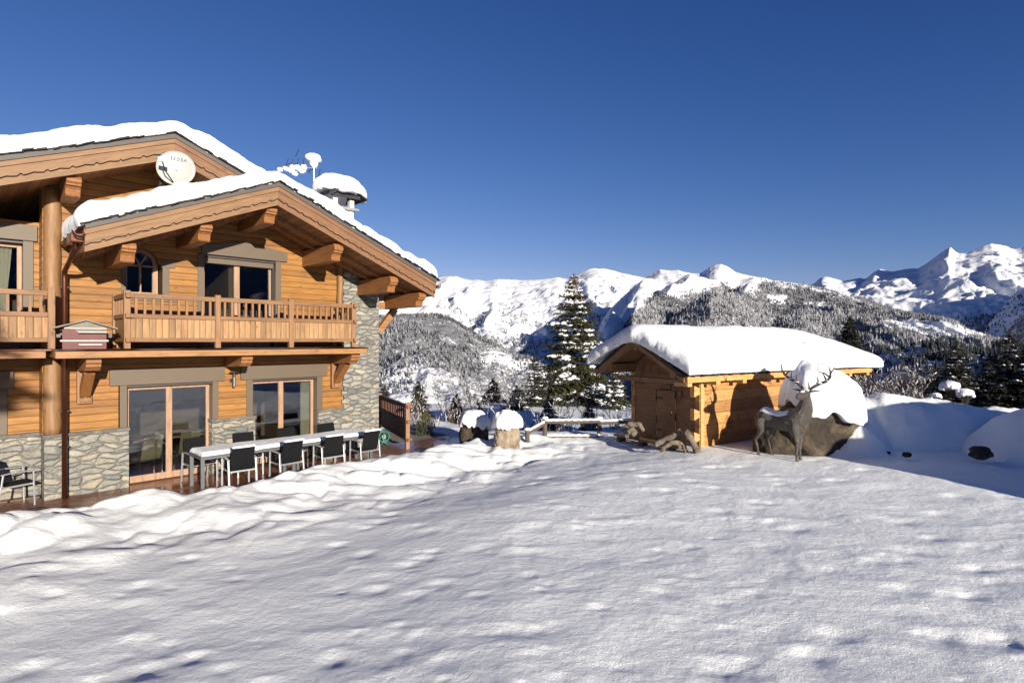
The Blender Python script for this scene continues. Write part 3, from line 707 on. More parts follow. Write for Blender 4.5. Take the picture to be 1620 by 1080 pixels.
# irregular edge of the tower where stones bite into the timber
rg = random.Random(4)
for k in range(14):
    z0 = 1.35+k*.26; 
    if z0 > 5.0: break
    if 2.6 < z0 < 3.1: continue
    b.w(4.985-rg.uniform(.03, .13), 4.99, -.1, .061, z0, z0+rg.uniform(.12, .24))
part(b, 'stone_tower', 'stone')
# timber walls
b = MB()
for u0, u1 in ((-1.42, -.19), (1.76, 2.41), (4.37, 4.99)): b.w(u0, u1, -.25, 0, 1.2, 2.90)
b.w(-.19, 1.76, -.25, 0, 2.16, 2.90); b.w(2.41, 4.37, -.25, 0, 2.16, 2.90)
part(b, 'plank_wall', 'siding')
b = MB()
def gab(u0, u1, z0, zf, off=.42):
    us = sorted(set([u0, u1]+[c for c in (LU, UU) if u0 < c < u1]))
    b.prism([(u0, z0), (u1, z0)]+[(u, zf(u)-off) for u in reversed(us)], 'y', 0, .25)
gab(-1.42, -.14, 2.9, zu); gab(-.14, .62, 5.22, zu); b.w(-.14, .62, -.25, 0, 2.9, 4.0)
gab(.62, 1.33, 2.9, zu); gab(1.33, 2.4, 5.15, zu); gab(2.4, 3.26, 5.15, zl); gab(3.26, 4.99, 2.9, zl)
# arch surround filled to the springing
for s in (-1, 1):
    P = [(.24+s*.38, 4.80), (.24+s*.38, 5.22), (.24, 5.22)]
    P += [(.24+s*.31*math.sin(t), 4.80+.31*math.cos(t)) for t in np.linspace(0, math.pi/2, 8)]
    b.prism(P, 'y', .001, .249)
part(b, 'plank_wall', 'siding')
b = MB(); b.w(-9, -3.7, -.78, -.54, 1.2, 2.9); b.w(-2.06, -1.42, -.78, -.54, 1.2, 2.9); b.w(-3.7, -2.06, -.78, -.54, 2.165, 2.9); b.w(-9, -3.6, -.78, -.54, 2.9, 5.5); b.w(-1.68, -1.42, -.78, -.54, 2.9, 5.5); b.w(-3.6, -1.68, -.78, -.54, 5.11, 5.5)
part(b, 'plank_wall', 'siding')
b = MB(); b.w(-1.43, -1.38, -.54, -.002, 1.2, 6.2); part(b, 'plank_wall', 'siding')
# hidden sides and back, rooms
b = MB(); b.w(6.0, 6.08, -8, -1.6, -.1, 4.9); b.w(-9, 6.08, -8.2, -8, -.1, 6.5); b.w(-9.1, -9, -8, -.5, -.1, 6); part(b, 'rear_wall', 'siding')
b = MB(); b.w(-9, 6.0, -8, -.26, -.08, .02); part(b, 'room_floor', 'roomfloor')
b = MB(); b.w(-9, 6.0, -7.99, -.76, 2.80, 2.94); part(b, 'upper_floor', 'room')
b = MB(); b.w(-1.6, 5.9, -4.6, -4.5, .02, 2.8); b.w(-1.6, 5.9, -4.6, -4.5, 2.94, 6.0); b.w(2.1, 2.2, -4.5, -.3, 2.94, 5.6); b.w(4.6, 4.7, -4.5, -.3, .02, 5.0); b.w(.9, 1.0, -4.5, -.3, 2.94, 5.4); part(b, 'partition_wall', 'room')
# grey surrounds
def jamb(u0, u1, z0, z1, w=.035): b = MB(); b.w(u0, u1, -.22, w, z0, z1); return b
def lintel(u0, u1, z0, z1, w=.06): b = MB(); b.w(u0, u1, -.24, w, z0, z1); return b
def opening(name, u0, u1, z0, z1, jw, sash, rev=.20, sill=True, track=False, mull=None, base=CH, w0=0.0):
    """sliding door or window: jambs, reveal, frame, panes"""
    e = bpy.data.objects.new(name, None); link(e, base); e.empty_display_size = .1
    b = MB(); b.w(u0-jw, u0, w0-.249, w0+.03, z0, z1); part(b, 'jamb', 'trim', e, bevel=.006)
    b = MB(); b.w(u1, u1+jw, w0-.249, w0+.03, z0, z1); part(b, 'jamb', 'trim', e, bevel=.006)
    fz = z1-.05; f = .075
    b = MB(); d0, d1 = w0-rev-.05, w0-rev
    b.w(u0+.001, u0+f, d0, d1, z0, fz); b.w(u1-f, u1-.001, d0, d1, z0, fz); b.w(u0+f, u1-f, d0, d1, fz-f, fz); b.w(u0+f, u1-f, d0, d1, z0, z0+(.14 if sill else .07))
    m_ = mull if mull else (u0+u1)/2
    b.w(m_-.06, m_+.06, d0-.012, d1+.012, z0+.07, fz-.03)
    part(b, 'frame', 'frame', e, bevel=.005)
    b = MB(); b.w(u0+.001, u1-.001, w0-.24, w0-.02, fz+.002, z1-.002); part(b, 'shutter_box', 'frame_dk', e)
    b = MB(); b.w(u0+f, m_-.06, d0+.018, d0+.026, z0+.07, fz-f); part(b, 'pane', 'glass', e)
    b = MB(); b.w(m_+.06, u1-f, d0+.022, d0+.030, z0+.07, fz-f); part(b, 'pane', 'glass', e)
    if track:
        b = MB(); b.w(u0, u1-.02, w0-.16, w0-.08, fz-.13, fz-.005); part(b, 'roller_shutter', 'trim', e)
        for a_, c_ in ((u0+.001, u0+.035), (u1-.04, u1-.005)):
            b = MB(); b.w(a_, c_, w0-.19, w0-.1, z0, fz-.13); part(b, 'shutter_track', 'black', e)
    return e
d1 = opening('sliding_door', -.04, 1.64, .02, 2.165, .13, True)
d2 = opening('sliding_door', 2.56, 4.22, .02, 2.165, .15, True, mull=3.34)
for nm, a, c in (('lintel', -.35, 1.90), ('lintel', 2.27, 4.50)): part(lintel(a, c, 2.165, 2.50), nm, 'trim', bevel=.008)
w1 = opening('balcony_door', 1.46, 3.12, 2.96, 5.13, .13, True, track=True, mull=2.26)
b = MB(); b.prism([(1.40, 5.13), (3.40, 5.13), (3.40, 5.37), (2.25, 5.52), (1.40, 5.33)], 'y', -.07, .24); part(b, 'lintel', 'trim', bevel=.008)
w2 = opening('sliding_door', -3.6, -1.68, 2.96, 5.11, .16, True, w0=-.54)
b = MB(); b.w(-3.9, -1.46, -.7, -.47, 5.11, 5.43); part(b, 'lintel', 'trim', bevel=.008)
b = MB(); b.w(-3.9, -1.82, -.7, -.47, 2.17, 2.52); part(b, 'lintel', 'trim', bevel=.008)
w3 = opening('sliding_door', -3.7, -2.06, .02, 2.165, .15, True, w0=-.54)
# the left wing's openings sit in front of the wall face: dark reveal boxes
# arched window
e = bpy.data.objects.new('arched_window', None); link(e, CH)
cu, cz, ra = .24, 4.80, .31
def arch(r0, r1, wa, wb, zb, nm, mt):
    b = MB(); ts = np.linspace(math.pi, 0, 17)
    out = [(cu+r1*math.cos(t), cz+r1*math.sin(t)) for t in ts]; inn = [(cu+r0*math.cos(t), cz+r0*math.sin(t)) for t in ts]
    poly = [(cu-r1, zb)]+out+[(cu+r1, zb), (cu+r0, zb)]+inn[::-1]+[(cu-r0, zb)]
    n = len(poly); h = n//2
    V = [(p[0], -wa, p[1]) for p in poly]+[(p[0], -wb, p[1]) for p in poly]; F = []
    for i in range(h-1):
        F.append((i, i+1, n-2-i, n-1-i)); F.append((n+i, n+n-1-i, n+n-2-i, n+i+1))
    for i in range(n): F.append((i, n+i, n+(i+1) % n, (i+1) % n))
    b.add(V, F); return part(b, nm, mt, e)
arch(.24, .335, -.24, -.18, 4.16, 'frame', 'frame')
b = MB(); b.w(cu-.335, cu+.335, -.24, -.17, 4.10, 4.18); b.w(cu-.02, cu+.02, -.235, -.19, 4.18, 4.8); b.w(cu-.24, cu+.24, -.235, -.19, 4.74, 4.775)
for t in (60, 120): b.bar((cu, .21, 4.78), (cu+.25*math.cos(R(t)), .21, 4.78+.25*math.sin(R(t))), .03, .03)
part(b, 'glazing_bar', 'frame', e)
b = MB(); b.prism([(cu-.25, 4.15), (cu+.25, 4.15)]+[(cu+.25*math.cos(t), cz+.25*math.sin(t)) for t in np.linspace(0, math.pi, 14)], 'y', .222, .228); part(b, 'pane', 'glass', e)
for u0, u1, z0, z1 in ((-.14, -.06, 4.1, 4.86), (.62, .75, 4.1, 4.74), (.60, .87, 4.74, 4.90), (-.24, -.05, 4.87, 5.02), (-.2, .9, 3.98, 4.10)):
    b = MB(); b.w(u0, u1, -.2, .03, z0, z1); part(b, 'jamb' if z0 != 3.98 else 'sill', 'trim', e, bevel=.005)
# round logs
def log(u, w, z0, z1, r, nm='log_post', seed=1):
    rg = random.Random(seed); n = 12
    b = MB(); b.tube([(u+rg.uniform(-.006, .006), -w, z0+(z1-z0)*i/n) for i in range(n+1)], [r*(1+rg.uniform(-.035, .035)) for i in range(n+1)], 16)
    return part(b, nm, 'log', smooth=True)
log(-1.28, .02, 1.275, 2.78, .145); log(-1.28, .02, 2.96, 6.1, .14, seed=3); log(4.86, .06, 2.95, 5.35, .085, seed=5)
# balcony floors
b = MB(); b.w(-1.37, 4.93, 1.12, 1.35, 2.79, 2.925); part(b, 'balcony_edge_beam', 'beam_x', bevel=.01)
b = MB(); b.w(-1.37, 4.95, 0, 1.40, 2.927, 2.955); part(b, 'balcony_floor', 'deck')
b = MB(); b.w(-1.36, 4.92, 0.002, 1.118, 2.80, 2.925); part(b, 'balcony_soffit', 'soffit')
b = MB(); b.w(-9, -1.45, .60, .81, 2.79, 2.925); part(b, 'balcony_edge_beam', 'beam_x', bevel=.01)
b = MB(); b.w(-9, -1.375, -.54, .85, 2.927, 2.955); part(b, 'balcony_floor', 'deck')
b = MB(); b.w(-9, -1.45, -.538, .598, 2.82, 2.925); part(b, 'balcony_soffit', 'soffit')
# wooden corbels and struts under the balcony
def corbel(u, zb=2.50, ln=1.10, strut=True, zend=1.90, nm='balcony_bracket', hw=.12):
    e = bpy.data.objects.new(nm, None); link(e, CH)
    b = MB(); b.prism([(0, zb), (-ln+.10, zb+.04), (-ln+.03, zb+.10), (-ln-.02, zb+.115), (-ln-.02, zb+.16), (-ln-.06, zb+.20), (-ln-.06, 2.788), (0, 2.788)], 'x', u-hw, u+hw); part(b, 'corbel', 'beam', e, bevel=.006)
    if strut:
        b = MB(); b.bar((u, -.09, zend+.12), (u, -ln*.62, zb+.05), .17, .20); part(b, 'strut', 'beam', e, bevel=.006)
        b = MB(); b.w(u-.12, u+.12, 0, .12, zend-.06, zb+.02); part(b, 'wall_post', 'post_wood', e, bevel=.006)
        b = MB(); b.w(u-.08, u+.08, .12, .17, zend-.02, zend+.14); b.tube([(u, -.17, zend+.06), (u, -.185, zend+.06)], .018, 8); part(b, 'peg_block', 'post_wood', e)
corbel(-.78); corbel(2.02, strut=False); corbel(4.72)
corbel(-2.3, ln=.7, strut=False, nm='balcony_bracket')
# balcony railings
def railing(name, us, w, parent=CH, side=None, cap=None):
    e = bpy.data.objects.new(name, None); link(e, parent)
    for i, u in enumerate(us):
        b = MB(); b.w(u-.055, u+.055, w-.055, w+.055, 2.958, 4.10); part(b, 'post', 'post_wood', e, bevel=.01)
    for z0, z1, nm in ((3.955, 4.05, 'top_rail'), (3.56, 3.645, 'middle_rail'), (3.09, 3.17, 'bottom_rail')):
        b = MB()
        for a, c in zip(us[:-1], us[1:]): b.w(a+.055, c-.055, w-.04, w+.045, z0, z1)
        part(b, nm, 'rail_wood', e, bevel=.006)
        if cap is not None:
            b = MB()
            for u in cap: b.w(u-.03+.075, u+.075+.03, w+.046, w+.085, z0, z1); 
            part(b, 'tenon', 'frame_dk' if False else 'rail_wood', e, bevel=.006)
    for a, c in zip(us[:-1], us[1:]):
        b = MB(); b.w(a+.056, c-.056, w-.012, w+.012, 3.17, 3.56); part(b, 'panel', 'panel', e)
        n = max(2, round((c-a)/.148)); 
        for k in range(1, n):
            u = a+(c-a)*k/n; b = MB(); b.w(u-.022, u+.022, w-.018, w+.022, 3.645, 3.955); part(b, 'baluster', 'post_wood', e)
    return e
r1 = railing('balcony_railing', [-.265, 1.38, 2.99, 4.62], 1.2, cap=[-.265])
railing('balcony_railing', [-8.5, -6.9, -5.2, -3.2, -1.36], .68, cap=[])
def side_rail(u, w0, w1):
    e = bpy.data.objects.new('balcony_side_railing', None); link(e, CH)
    b = MB(); b.w(u-.05, u+.05, w0, w0+.1, 2.958, 4.08); part(b, 'post', 'post_wood', e, bevel=.01)
    for z0, z1, nm in ((3.955, 4.05, 'top_rail'), (3.56, 3.645, 'middle_rail'), (3.09, 3.17, 'bottom_rail')):
        b = MB(); b.w(u-.04, u+.04, w0+.1, w1-.055, z0, z1); b.w(u-.04, u+.04, w1+.055, w1+.14, z0, z1); part(b, nm, 'rail_wood', e, bevel=.006)
    b = MB(); b.w(u-.012, u+.012, w0+.1, w1-.06, 3.17, 3.56); part(b, 'panel', 'panel', e)
    for k in range(1, 7):
        w = w0+.1+(w1-w0-.15)*k/7; b = MB(); b.w(u-.02, u+.02, w-.022, w+.022, 3.645, 3.955); part(b, 'baluster', 'post_wood', e)
side_rail(-.265, .06, 1.2); side_rail(4.62, .12, 1.2)
# roofs
def roof(name, AU, AZ, zf, s, ul, ur, wf, wb, seed):
    e = bpy.data.objects.new(name, None); link(e, CH)
    c = math.sqrt(1+s*s)
    b = MB()
    for sg, ue in ((-1, ul), (1, ur)):
        b.prism([(AU, AZ-.05), (ue, zf(ue)-.05), (ue, zf(ue)-.46), (AU, AZ-.46)], 'y', -wf+.092, -wb)
    part(b, 'roof_deck', 'soffit', e)
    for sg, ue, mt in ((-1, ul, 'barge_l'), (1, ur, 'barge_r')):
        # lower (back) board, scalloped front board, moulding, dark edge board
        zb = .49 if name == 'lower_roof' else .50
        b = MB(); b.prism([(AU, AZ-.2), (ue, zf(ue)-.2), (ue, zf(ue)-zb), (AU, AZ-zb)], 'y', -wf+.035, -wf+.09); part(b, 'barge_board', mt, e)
        n = int(abs(ue-AU)/.028); per = .37; top = []; bot = []; bot2 = []
        for i in range(n+1):
            u = AU+(ue-AU)*i/n; ph = (abs(u-AU)/per+.5) % 1.0
            d = .345+.030*abs(math.cos(math.pi*ph))**.8 - (.032 if (ph < .07 or ph > .93) else 0)*1
            top.append((u, zf(u)-.16)); bot.append((u, zf(u)-d)); bot2.append((u, zf(u)-d-.013))
        def ribbon(lo, y0, y1, nm, mt2):
            V = []; F = []
            for (a, b_) in zip(top, lo):
                V += [(a[0], y0, a[1]), (b_[0], y0, b_[1]), (a[0], y1, a[1]), (b_[0], y1, b_[1])]
            m_ = len(top)
            for i in range(m_-1):
                k = 4*i; F += [(k, k+4, k+5, k+1), (k+2, k+3, k+7, k+6), (k, k+2, k+6, k+4), (k+1, k+5, k+7, k+3)]
            F += [(0, 1, 3, 2), (4*m_-4, 4*m_-2, 4*m_-1, 4*m_-3)]
            q = MB(); q.add(V, F); part(q, nm, mt2, e)
        ribbon(bot2, -wf+.018, -wf+.034, 'shadow_line_strip', 'line'); ribbon(bot, -wf-.006, -wf+.017, 'scalloped_board', mt)  # dark strip painted as the shadow line below the scallops
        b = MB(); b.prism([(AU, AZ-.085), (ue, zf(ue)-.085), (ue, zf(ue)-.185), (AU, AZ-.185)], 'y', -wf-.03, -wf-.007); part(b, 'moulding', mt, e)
        b = MB(); b.prism([(AU, AZ), (ue, zf(ue)), (ue, zf(ue)-.088), (AU, AZ-.088)], 'y', -wf-.055, -wf+.05); part(b, 'edge_board', 'zinc', e)
        # ragged slates
        rg = random.Random(seed+sg); b = MB(); u = AU; dr = 1 if ue > AU else -1
        while (ue-u)*dr > .05:
            L = rg.uniform(.08, .2); u2 = u+dr*L; lift = rg.uniform(.0, .03); out = rg.uniform(.07, .13); th = rg.uniform(.015, .035)
            tw = rg.uniform(-.02, .02)
            b.prism([(u, zf(u)+lift), (u2, zf(u2)+lift+tw), (u2, zf(u2)+lift+tw+th), (u, zf(u)+lift+th)], 'y', -wf-out, -wf+.4)
            u = u2-dr*.02
        part(b, 'slates', 'slate', e)
    return e
rl = roof('lower_roof', LU, LZ, zl, .415, -1.02, 6.73, 1.90, -7.9, 10)
ru = roof('upper_roof', UU, UZ, zu, .405, -9, 2.55, 1.15, -7.9, 20)
# purlins
def purlin(u, zb, wf, zf, hw=.115, ue=None, w0=0, nm='purlin'):
    ztop = zf(u)-.462-(.42*hw)
    b = MB(); b.prism([(-w0, zb), (-wf+.22, zb-.01), (-wf+.16, zb-.0), (-wf+.135, zb+.03), (-wf+.15, zb+.05), (-wf+.12, zb+.13), (-wf+.08, zb+.175), (-wf+.02, zb+.19), (-wf+.02, zb+.22), (-wf-.02, zb+.255), (-wf-.02, min(zb+.30, ztop)), (-wf+.02, ztop), (-w0, ztop)], 'x', u-hw, u+hw)
    part(b, nm, 'beam', bevel=.004)
for u, zb in ((-.33, 4.60), (1.0, 5.17), (2.33, 5.74), (3.93, 5.06), (5.50, 4.40), (6.40, 4.06)): purlin(u, zb, 1.74, zl)
for u, zb in ((-1.06, 5.85), (.57, 6.75), (-3.2, 5.2)): purlin(u, zb, 1.0, zu)
# rafters under the lower roof overhang
for w in (.55, 1.15):
    b = MB()
    for ue in (-.95, 6.66):
        b.prism([(LU, LZ-.461), (ue, zl(ue)-.461), (ue, zl(ue)-.54), (LU, LZ-.54)], 'y', -w-.04, -w+.04)
    part(b, 'rafter', 'soffit')
# diagonal brace beside the tower
e = bpy.data.objects.new('roof_bracket', None); link(e, CH)
b = MB(); b.w(6.085, 6.75, -.12, .06, 4.05, 4.25); part(b, 'corbel', 'beam_x', e, bevel=.008)
b = MB(); b.bar((6.09, .03, 3.35), (6.68, .03, 4.06), .17, .18, up=(0, 1, 0)); part(b, 'strut', 'beam_x', e, bevel=.008)
# gutters and downpipes
def gutter(u, z, w0, w1, nm='gutter'):
    b = MB(); seg = 10; n = 2; V = []; F = []
    for w in (w0, w1):
        for r in (.075, .068):
            for k in range(seg+1):
                t = math.pi+math.pi*k/seg; V.append((u+r*math.cos(t), -w, z+r*math.sin(t)))
    m_ = seg+1
    for k in range(seg):
        F += [(k, k+1, 2*m_+k+1, 2*m_+k), (m_+k, 3*m_+k, 3*m_+k+1, m_+k+1), (k, m_+k, m_+k+1, k+1), (2*m_+k, 2*m_+k+1, 3*m_+k+1, 3*m_+k)]
    b.add(V, F); g_ = part(b, nm, 'copper', smooth=True)
    for w in (w0-.0, w0-.5, w0-1.0):
        b = MB(); b.tube([(u+.10*math.cos(t), -w, z+.10*math.sin(t)) for t in np.linspace(-.1, math.pi*1.1+math.pi*.0, 10)*-1+.2], .014, 6); part(b, 'gutter_hook', 'black', g_)
gutter(-1.10, zl(-1.02)-.14, 1.9, -1.5); gutter(6.81, zl(6.73)-.14, 1.9, -7)
b = MB()
b.tube([(-1.10, -1.55, 4.93), (-1.10, -1.50, 4.80), (-1.11, -.9, 4.62), (-1.12, -.32, 4.48), (-1.12, -.28, 4.35), (-1.12, -.28, 0.02)], .045, 12)
dp = part(b, 'downpipe', 'copper', smooth=True)
for z in (.42+.6, 1.72, 3.3, 4.15):
    b = MB(); b.w(-1.19, -1.05, .215, .30, z, z+.025); part(b, 'pipe_clip', 'black', dp)
b = MB(); b.w(-1.21, -1.02, 1.32, 1.78, 4.86, 5.03); part(b, 'gutter_box', 'copper', bevel=.02)
b = MB()
for w in (.9, 1.9): b.tube([(6.83, w-1.9, zl(6.73)-.24), (6.80, w-1.9+.15, zl(6.73)-.45), (6.72, w-1.9+.4, zl(6.73)-.6)], .04, 10)
# chimney
ce = bpy.data.objects.new('chimney', None); link(ce, CH)
CHU, CHW = 5.62, -1.45
b = MB(); b.prism([(CHU-.36, 4.6), (CHU+.42, 4.6), (CHU+.34, 7.05), (CHU-.30, 7.05)], 'y', -CHW-.3, -CHW+.3); part(b, 'stack', 'chim', ce, bevel=.02)
b = MB(); b.w(CHU-.44, CHU+.46, CHW-.42, CHW+.42, 7.05, 7.12); part(b, 'coping', 'alu', ce, bevel=.01)
b = MB()
for s in (-1, 1):
    for t in (-1, 1): b.w(CHU+s*.27-.07, CHU+s*.27+.07, CHW+t*.25-.07, CHW+t*.25+.07, 7.12, 7.36)
part(b, 'cap_post', 'chim', ce)
b = MB()
for s in (-1, 1):
    b.prism([(CHU, 7.74), (CHU+s*.62, 7.42), (CHU+s*.62, 7.37), (CHU, 7.69)], 'y', -CHW-.62, -CHW+.5)
b.prism([(CHU, 7.68), (CHU+.5, 7.39), (CHU-.5, 7.39)], 'y', -CHW-.45, -CHW-.41)
part(b, 'cap_roof', 'slate', ce)
b = MB(); b.tube([(CHU+.12, -CHW-.302, 6.72), (CHU+.12, -CHW-.33, 6.72)], .09, 16); part(b, 'vent', 'alu', ce)
def csnow(name, *a, **k):
    return snow_slab(name, *a, loc=tuple(F0), rz=FANG, **k)
cp_ = fw(CHU+.04, CHW, 7.60); snow_cap('chimney_snow', tuple(cp_), .84, .70, .50, seed=7, rz=FANG, tilt=(-.06*DX, -.06*DY), droop=.10, lump=.06, label='thick snow cushion on the chimney cap')
csnow('roof_snow', -1.10, 6.82, -1.90, 7.8, lambda x, y: LZ+.0-np.sqrt((x-LU)**2+.10)*.415, .42, .26, seed=3, label='deep snow on the lower front gable roof above the balcony', nx=260, ny=80, rag=.03, bulge=.035, lump=.34)
csnow('roof_snow', -9.05, 2.75, -1.15, 7.8, lambda x, y: UZ+.0-np.sqrt((x-UU)**2+.10)*.405, .42, .26, seed=8, label='deep snow on the upper left gable roof behind the satellite dish', nx=260, ny=70, rag=.03, bulge=.035, lump=.34)
# deck terrace
b = MB(); b.w(-9, 8.9, -.3, 3.2, -.12, 0.0); tr = b.build('terrace', M['deck']); tr.location = F0; tr.rotation_euler = (0, 0, FANG)
tag(tr, 'wet reddish wooden deck along the chalet front', kind='structure')
b = MB(); b.w(6.2, 9, -3, -.302, -.12, 0.0); q = b.build('paving', M['cap']); q.location = F0; q.rotation_euler = (0, 0, FANG); tag(q, 'small grey paved corner beside the stone tower', kind='structure')
# curtains and indoor furniture
e = empty('curtain', tuple(F0), FANG, 'pale curtain gathered behind the right-hand sliding door', 'curtain')
b = MB(); pts = [(3.93+.26*i/60+.0, .36+.035*math.sin(i*.9)) for i in range(61)]
V = []; F = []
for i, (u, y) in enumerate(pts): V += [(u, y, .05), (u, y, 2.08), (u, y+.008, .05), (u, y+.008, 2.08)]
for i in range(60): k = 4*i; F += [(k, k+4, k+5, k+1), (k+2, k+3, k+7, k+6)]
b.add(V, F); part(b, 'cloth', 'curtain', e, smooth=True)

e = empty('curtain', tuple(F0), FANG, 'white lace curtain tied back inside the upper left window', 'curtain')
V = []; F = []
for i in range(31):
    z = 3.0+2.0*i/30; hw_ = .05+.16*abs((z-3.9)/1.1)**.8
    for k in range(15): V.append((-1.95-hw_+2*hw_*k/14*(.8), .84+.02*math.sin(k*2.2+z), z))
for i in range(30):
    for k in range(14): F.append((i*15+k, i*15+k+1, i*15+k+16, i*15+k+15))
b = MB(); b.add(V, F); part(b, 'cloth', 'curtain', e, smooth=True)
# ------------------------------------------------------------ satellite dish
DC = fw(-.02+.62, 1.42, 6.65)
def px3(px, py, w):           # helper: chalet-frame plane point seen in the photograph
    r = (px-810)/885; c = F0.x*NX+F0.y*NY+w; Y = c/(NX*r+NY)
    return Vector((r*Y, Y, HE+(540-py)/885*Y))
DC = px3(279, 268, 1.42)
dd = Vector((.42, -.88, .10)).normalized()
de = empty('satellite_dish', (DC.x, DC.y, DC.z), 0, 'round white satellite dish bolted below the upper gable', 'satellite dish')
de.rotation_euler = dd.to_track_quat('Z', 'Y').to_euler()
b = MB(); V = []; F = []; n = 40; rr_ = np.linspace(0.001, 1, 9)
for sgn, off in ((1, 0), (1, -.008)):
    for r in rr_:
        for k in range(n):
            t = 2*math.pi*k/n; V.append((.335*r*math.cos(t), .345*r*math.sin(t), .065*r*r+off))
for s_ in (0, 1):
    for i in range(8):
        for k in range(n):
            a = s_*9*n+i*n+k; c = s_*9*n+i*n+(k+1) % n; F.append((a, c, c+n, a+n))
for k in range(n): a = 8*n+k; c = 8*n+(k+1) % n; F.append((a, c, 9*n+c, 9*n+a))
b.add(V, F); b.tube([(.338*math.cos(t), .348*math.sin(t), .063) for t in np.linspace(0, 2*math.pi, 41)], .009, 6, cap=False)
part(b, 'reflector', 'dish', de, smooth=True)
# receiver arm and receiver, back mount
b = MB(); b.tube([(-.02, -.34, .05), (-.16, -.16, .30), (-.20, -.02, .40)], .012, 8); part(b, 'feed_arm', 'black', de)
b = MB(); b.box(-.05, .03, -.37, -.31, .02, .09); part(b, 'arm_foot', 'white', de, bevel=.01)
b = MB(); b.box(-.27, -.12, -.03, .06, .36, .42); b.tube([(-.20, .015, .40), (-.18, .02, .30)], .03, 10); part(b, 'receiver', 'white', de, bevel=.008)
b = MB(); b.tube([(0, 0, -.01), (0, -.05, -.12)], .04, 8); b.tube([(0, -.05, -.12), (-.30, -.30, -.14)], .02, 8); b.tube([(-.29, -.12, -.14), (-.31, -.50, -.14)], .02, 8); b.tube([(-.30, -.34, -.14), (-.05, -.35, -.14)], .016, 8); part(b, 'mount', 'black', de)
tcv = bpy.data.curves.new('lettering', 'FONT'); tcv.body = 'SEDEA'; tcv.size = .085; tcv.extrude = .002; tcv.align_x = 'CENTER'; tcv.space_character = 1.25
to = bpy.data.objects.new('lettering', tcv); link(to); bpy.context.view_layer.update()
dg = bpy.context.evaluated_depsgraph_get(); me = bpy.data.meshes.new_from_object(to.evaluated_get(dg)); bpy.data.objects.remove(to)
me.materials.clear(); me.materials.append(M['blue']); to = bpy.data.objects.new('lettering', me); link(to, de); to.location = (.04, .17, .046); to.rotation_euler = (R(8), 0, R(-4))

# ------------------------------------------------------------ roof aerial, snow-clogged
AP = fw(4.86, -1.5, 5.5)
ae = empty('roof_aerial', tuple(AP), FANG, 'snow-clogged television aerial on a mast beside the chimney', 'aerial')
b = MB(); b.tube([(0, 0, 0), (0.0, 0, 2.95)], .022, 8); part(b, 'mast', 'alu', ae)
b = MB(); b.tube([(.1, 0, 2.72), (-.8, 0, 2.58)], .012, 6); part(b, 'boom', 'alu', ae)
b = MB()
for k, (x, h) in enumerate(((-.10, .26), (-.34, .30), (-.50, .26), (-.66, .22), (-.80, .18))):
    b.tube([(x-.05, -.02, 2.60-h*.5+.05), (x+.05, .02, 2.62+h)], .009, 5); b.tube([(x, -.25, 2.62), (x, .25, 2.62)], .008, 5)
b.tube([(-.55, 0, 2.9), (-.45, 0, 3.15)], .012, 5); b.tube([(.12, 0, 2.35), (.2, 0, 2.72)], .012, 5)
part(b, 'elements', 'black', ae)
b = MB(); b.ell((-.02, 0, 2.98), (.24, .2, .15), 14, 9, .15, 3); b.ell((.0, 0, 2.84), (.13, .12, .14), 12, 8, .15, 4)
for k, (x, z, r) in enumerate(((-.30, 2.66, .12), (-.36, 2.56, .15), (-.48, 2.60, .14), (-.62, 2.58, .13), (-.70, 2.48, .12), (-.85, 2.50, .10), (-1.0, 2.44, .10), (-.58, 2.42, .12))):
    b.ell((x, 0, z), (r*.8, r*.55, r*.62), 12, 8, .5, k)
part(b, 'snow', 'snow_s', ae, smooth=True)

# ------------------------------------------------------------ wall lamp
lp = empty('wall_lamp', tuple(fw(2.07, 0, 2.0)), FANG, 'small metal lantern on the planks between the two sliding doors', 'lamp')
b = MB(); b.tube([(0, -.17, .02), (0, -.17, .25)], .035, 14); part(b, 'body', 'alu_dk', lp, smooth=False)
b = MB(); b.tube([(0, -.17, .40), (0, -.17, .36)], [.03, .12], 16); part(b, 'hood', 'alu_dk', lp)
b = MB(); b.tube([(0, -.17, .25), (0, -.17, .36)], .028, 10); b.tube([(0, 0, .16), (0, -.09, .18), (0, -.17, .20)], .013, 8); b.tube([(0, 0, .16), (0, -.015, .16)], .05, 12); part(b, 'arm', 'black', lp)

# ------------------------------------------------------------ beehive on the slab
hv = empty('beehive', tuple(fw(-.90, 1.02, 2.955)), FANG+R(-8), 'old red beehive with a grey pitched lid on the balcony slab', 'beehive')
b = MB(); b.box(-.33, .33, -.25, .30, 0.0, .14); b.box(-.33, .33, -.25, .30, .175, .37); part(b, 'body', 'red', hv, bevel=.006)
b = MB(); b.box(-.36, .36, -.28, .33, .14, .175); b.box(-.30, .33, -.275, -.25, .375, .40); part(b, 'trim_strip', 'oldwhite', hv, bevel=.004)
b = MB(); b.add([(-.14, -.25, .365), (.33, -.25, .365), (.33, -.36, .33), (-.10, -.36, .33), (-.14, -.25, .345), (.33, -.25, .345), (.33, -.36, .305), (-.10, -.36, .305)], [(0, 1, 2, 3), (7, 6, 5, 4), (0, 4, 5, 1), (1, 5, 6, 2), (2, 6, 7, 3), (3, 7, 4, 0)])
b.box(-.09, .26, -.30, -.252, .07, .10); part(b, 'landing_board', 'oldwhite', hv)
b = MB(); b.prism([(-.30, .40), (.34, .40), (.02, .52)], 'y', -.27, -.24); part(b, 'gable', 'shingle', hv)
b = MB(); b.prism([(-.46, .375), (.02, .53), (.02, .555), (-.46, .40)], 'y', -.34, .40); b.prism([(.02, .53), (.50, .375), (.50, .40), (.02, .555)], 'y', -.34, .40); part(b, 'lid', 'shingle', hv)
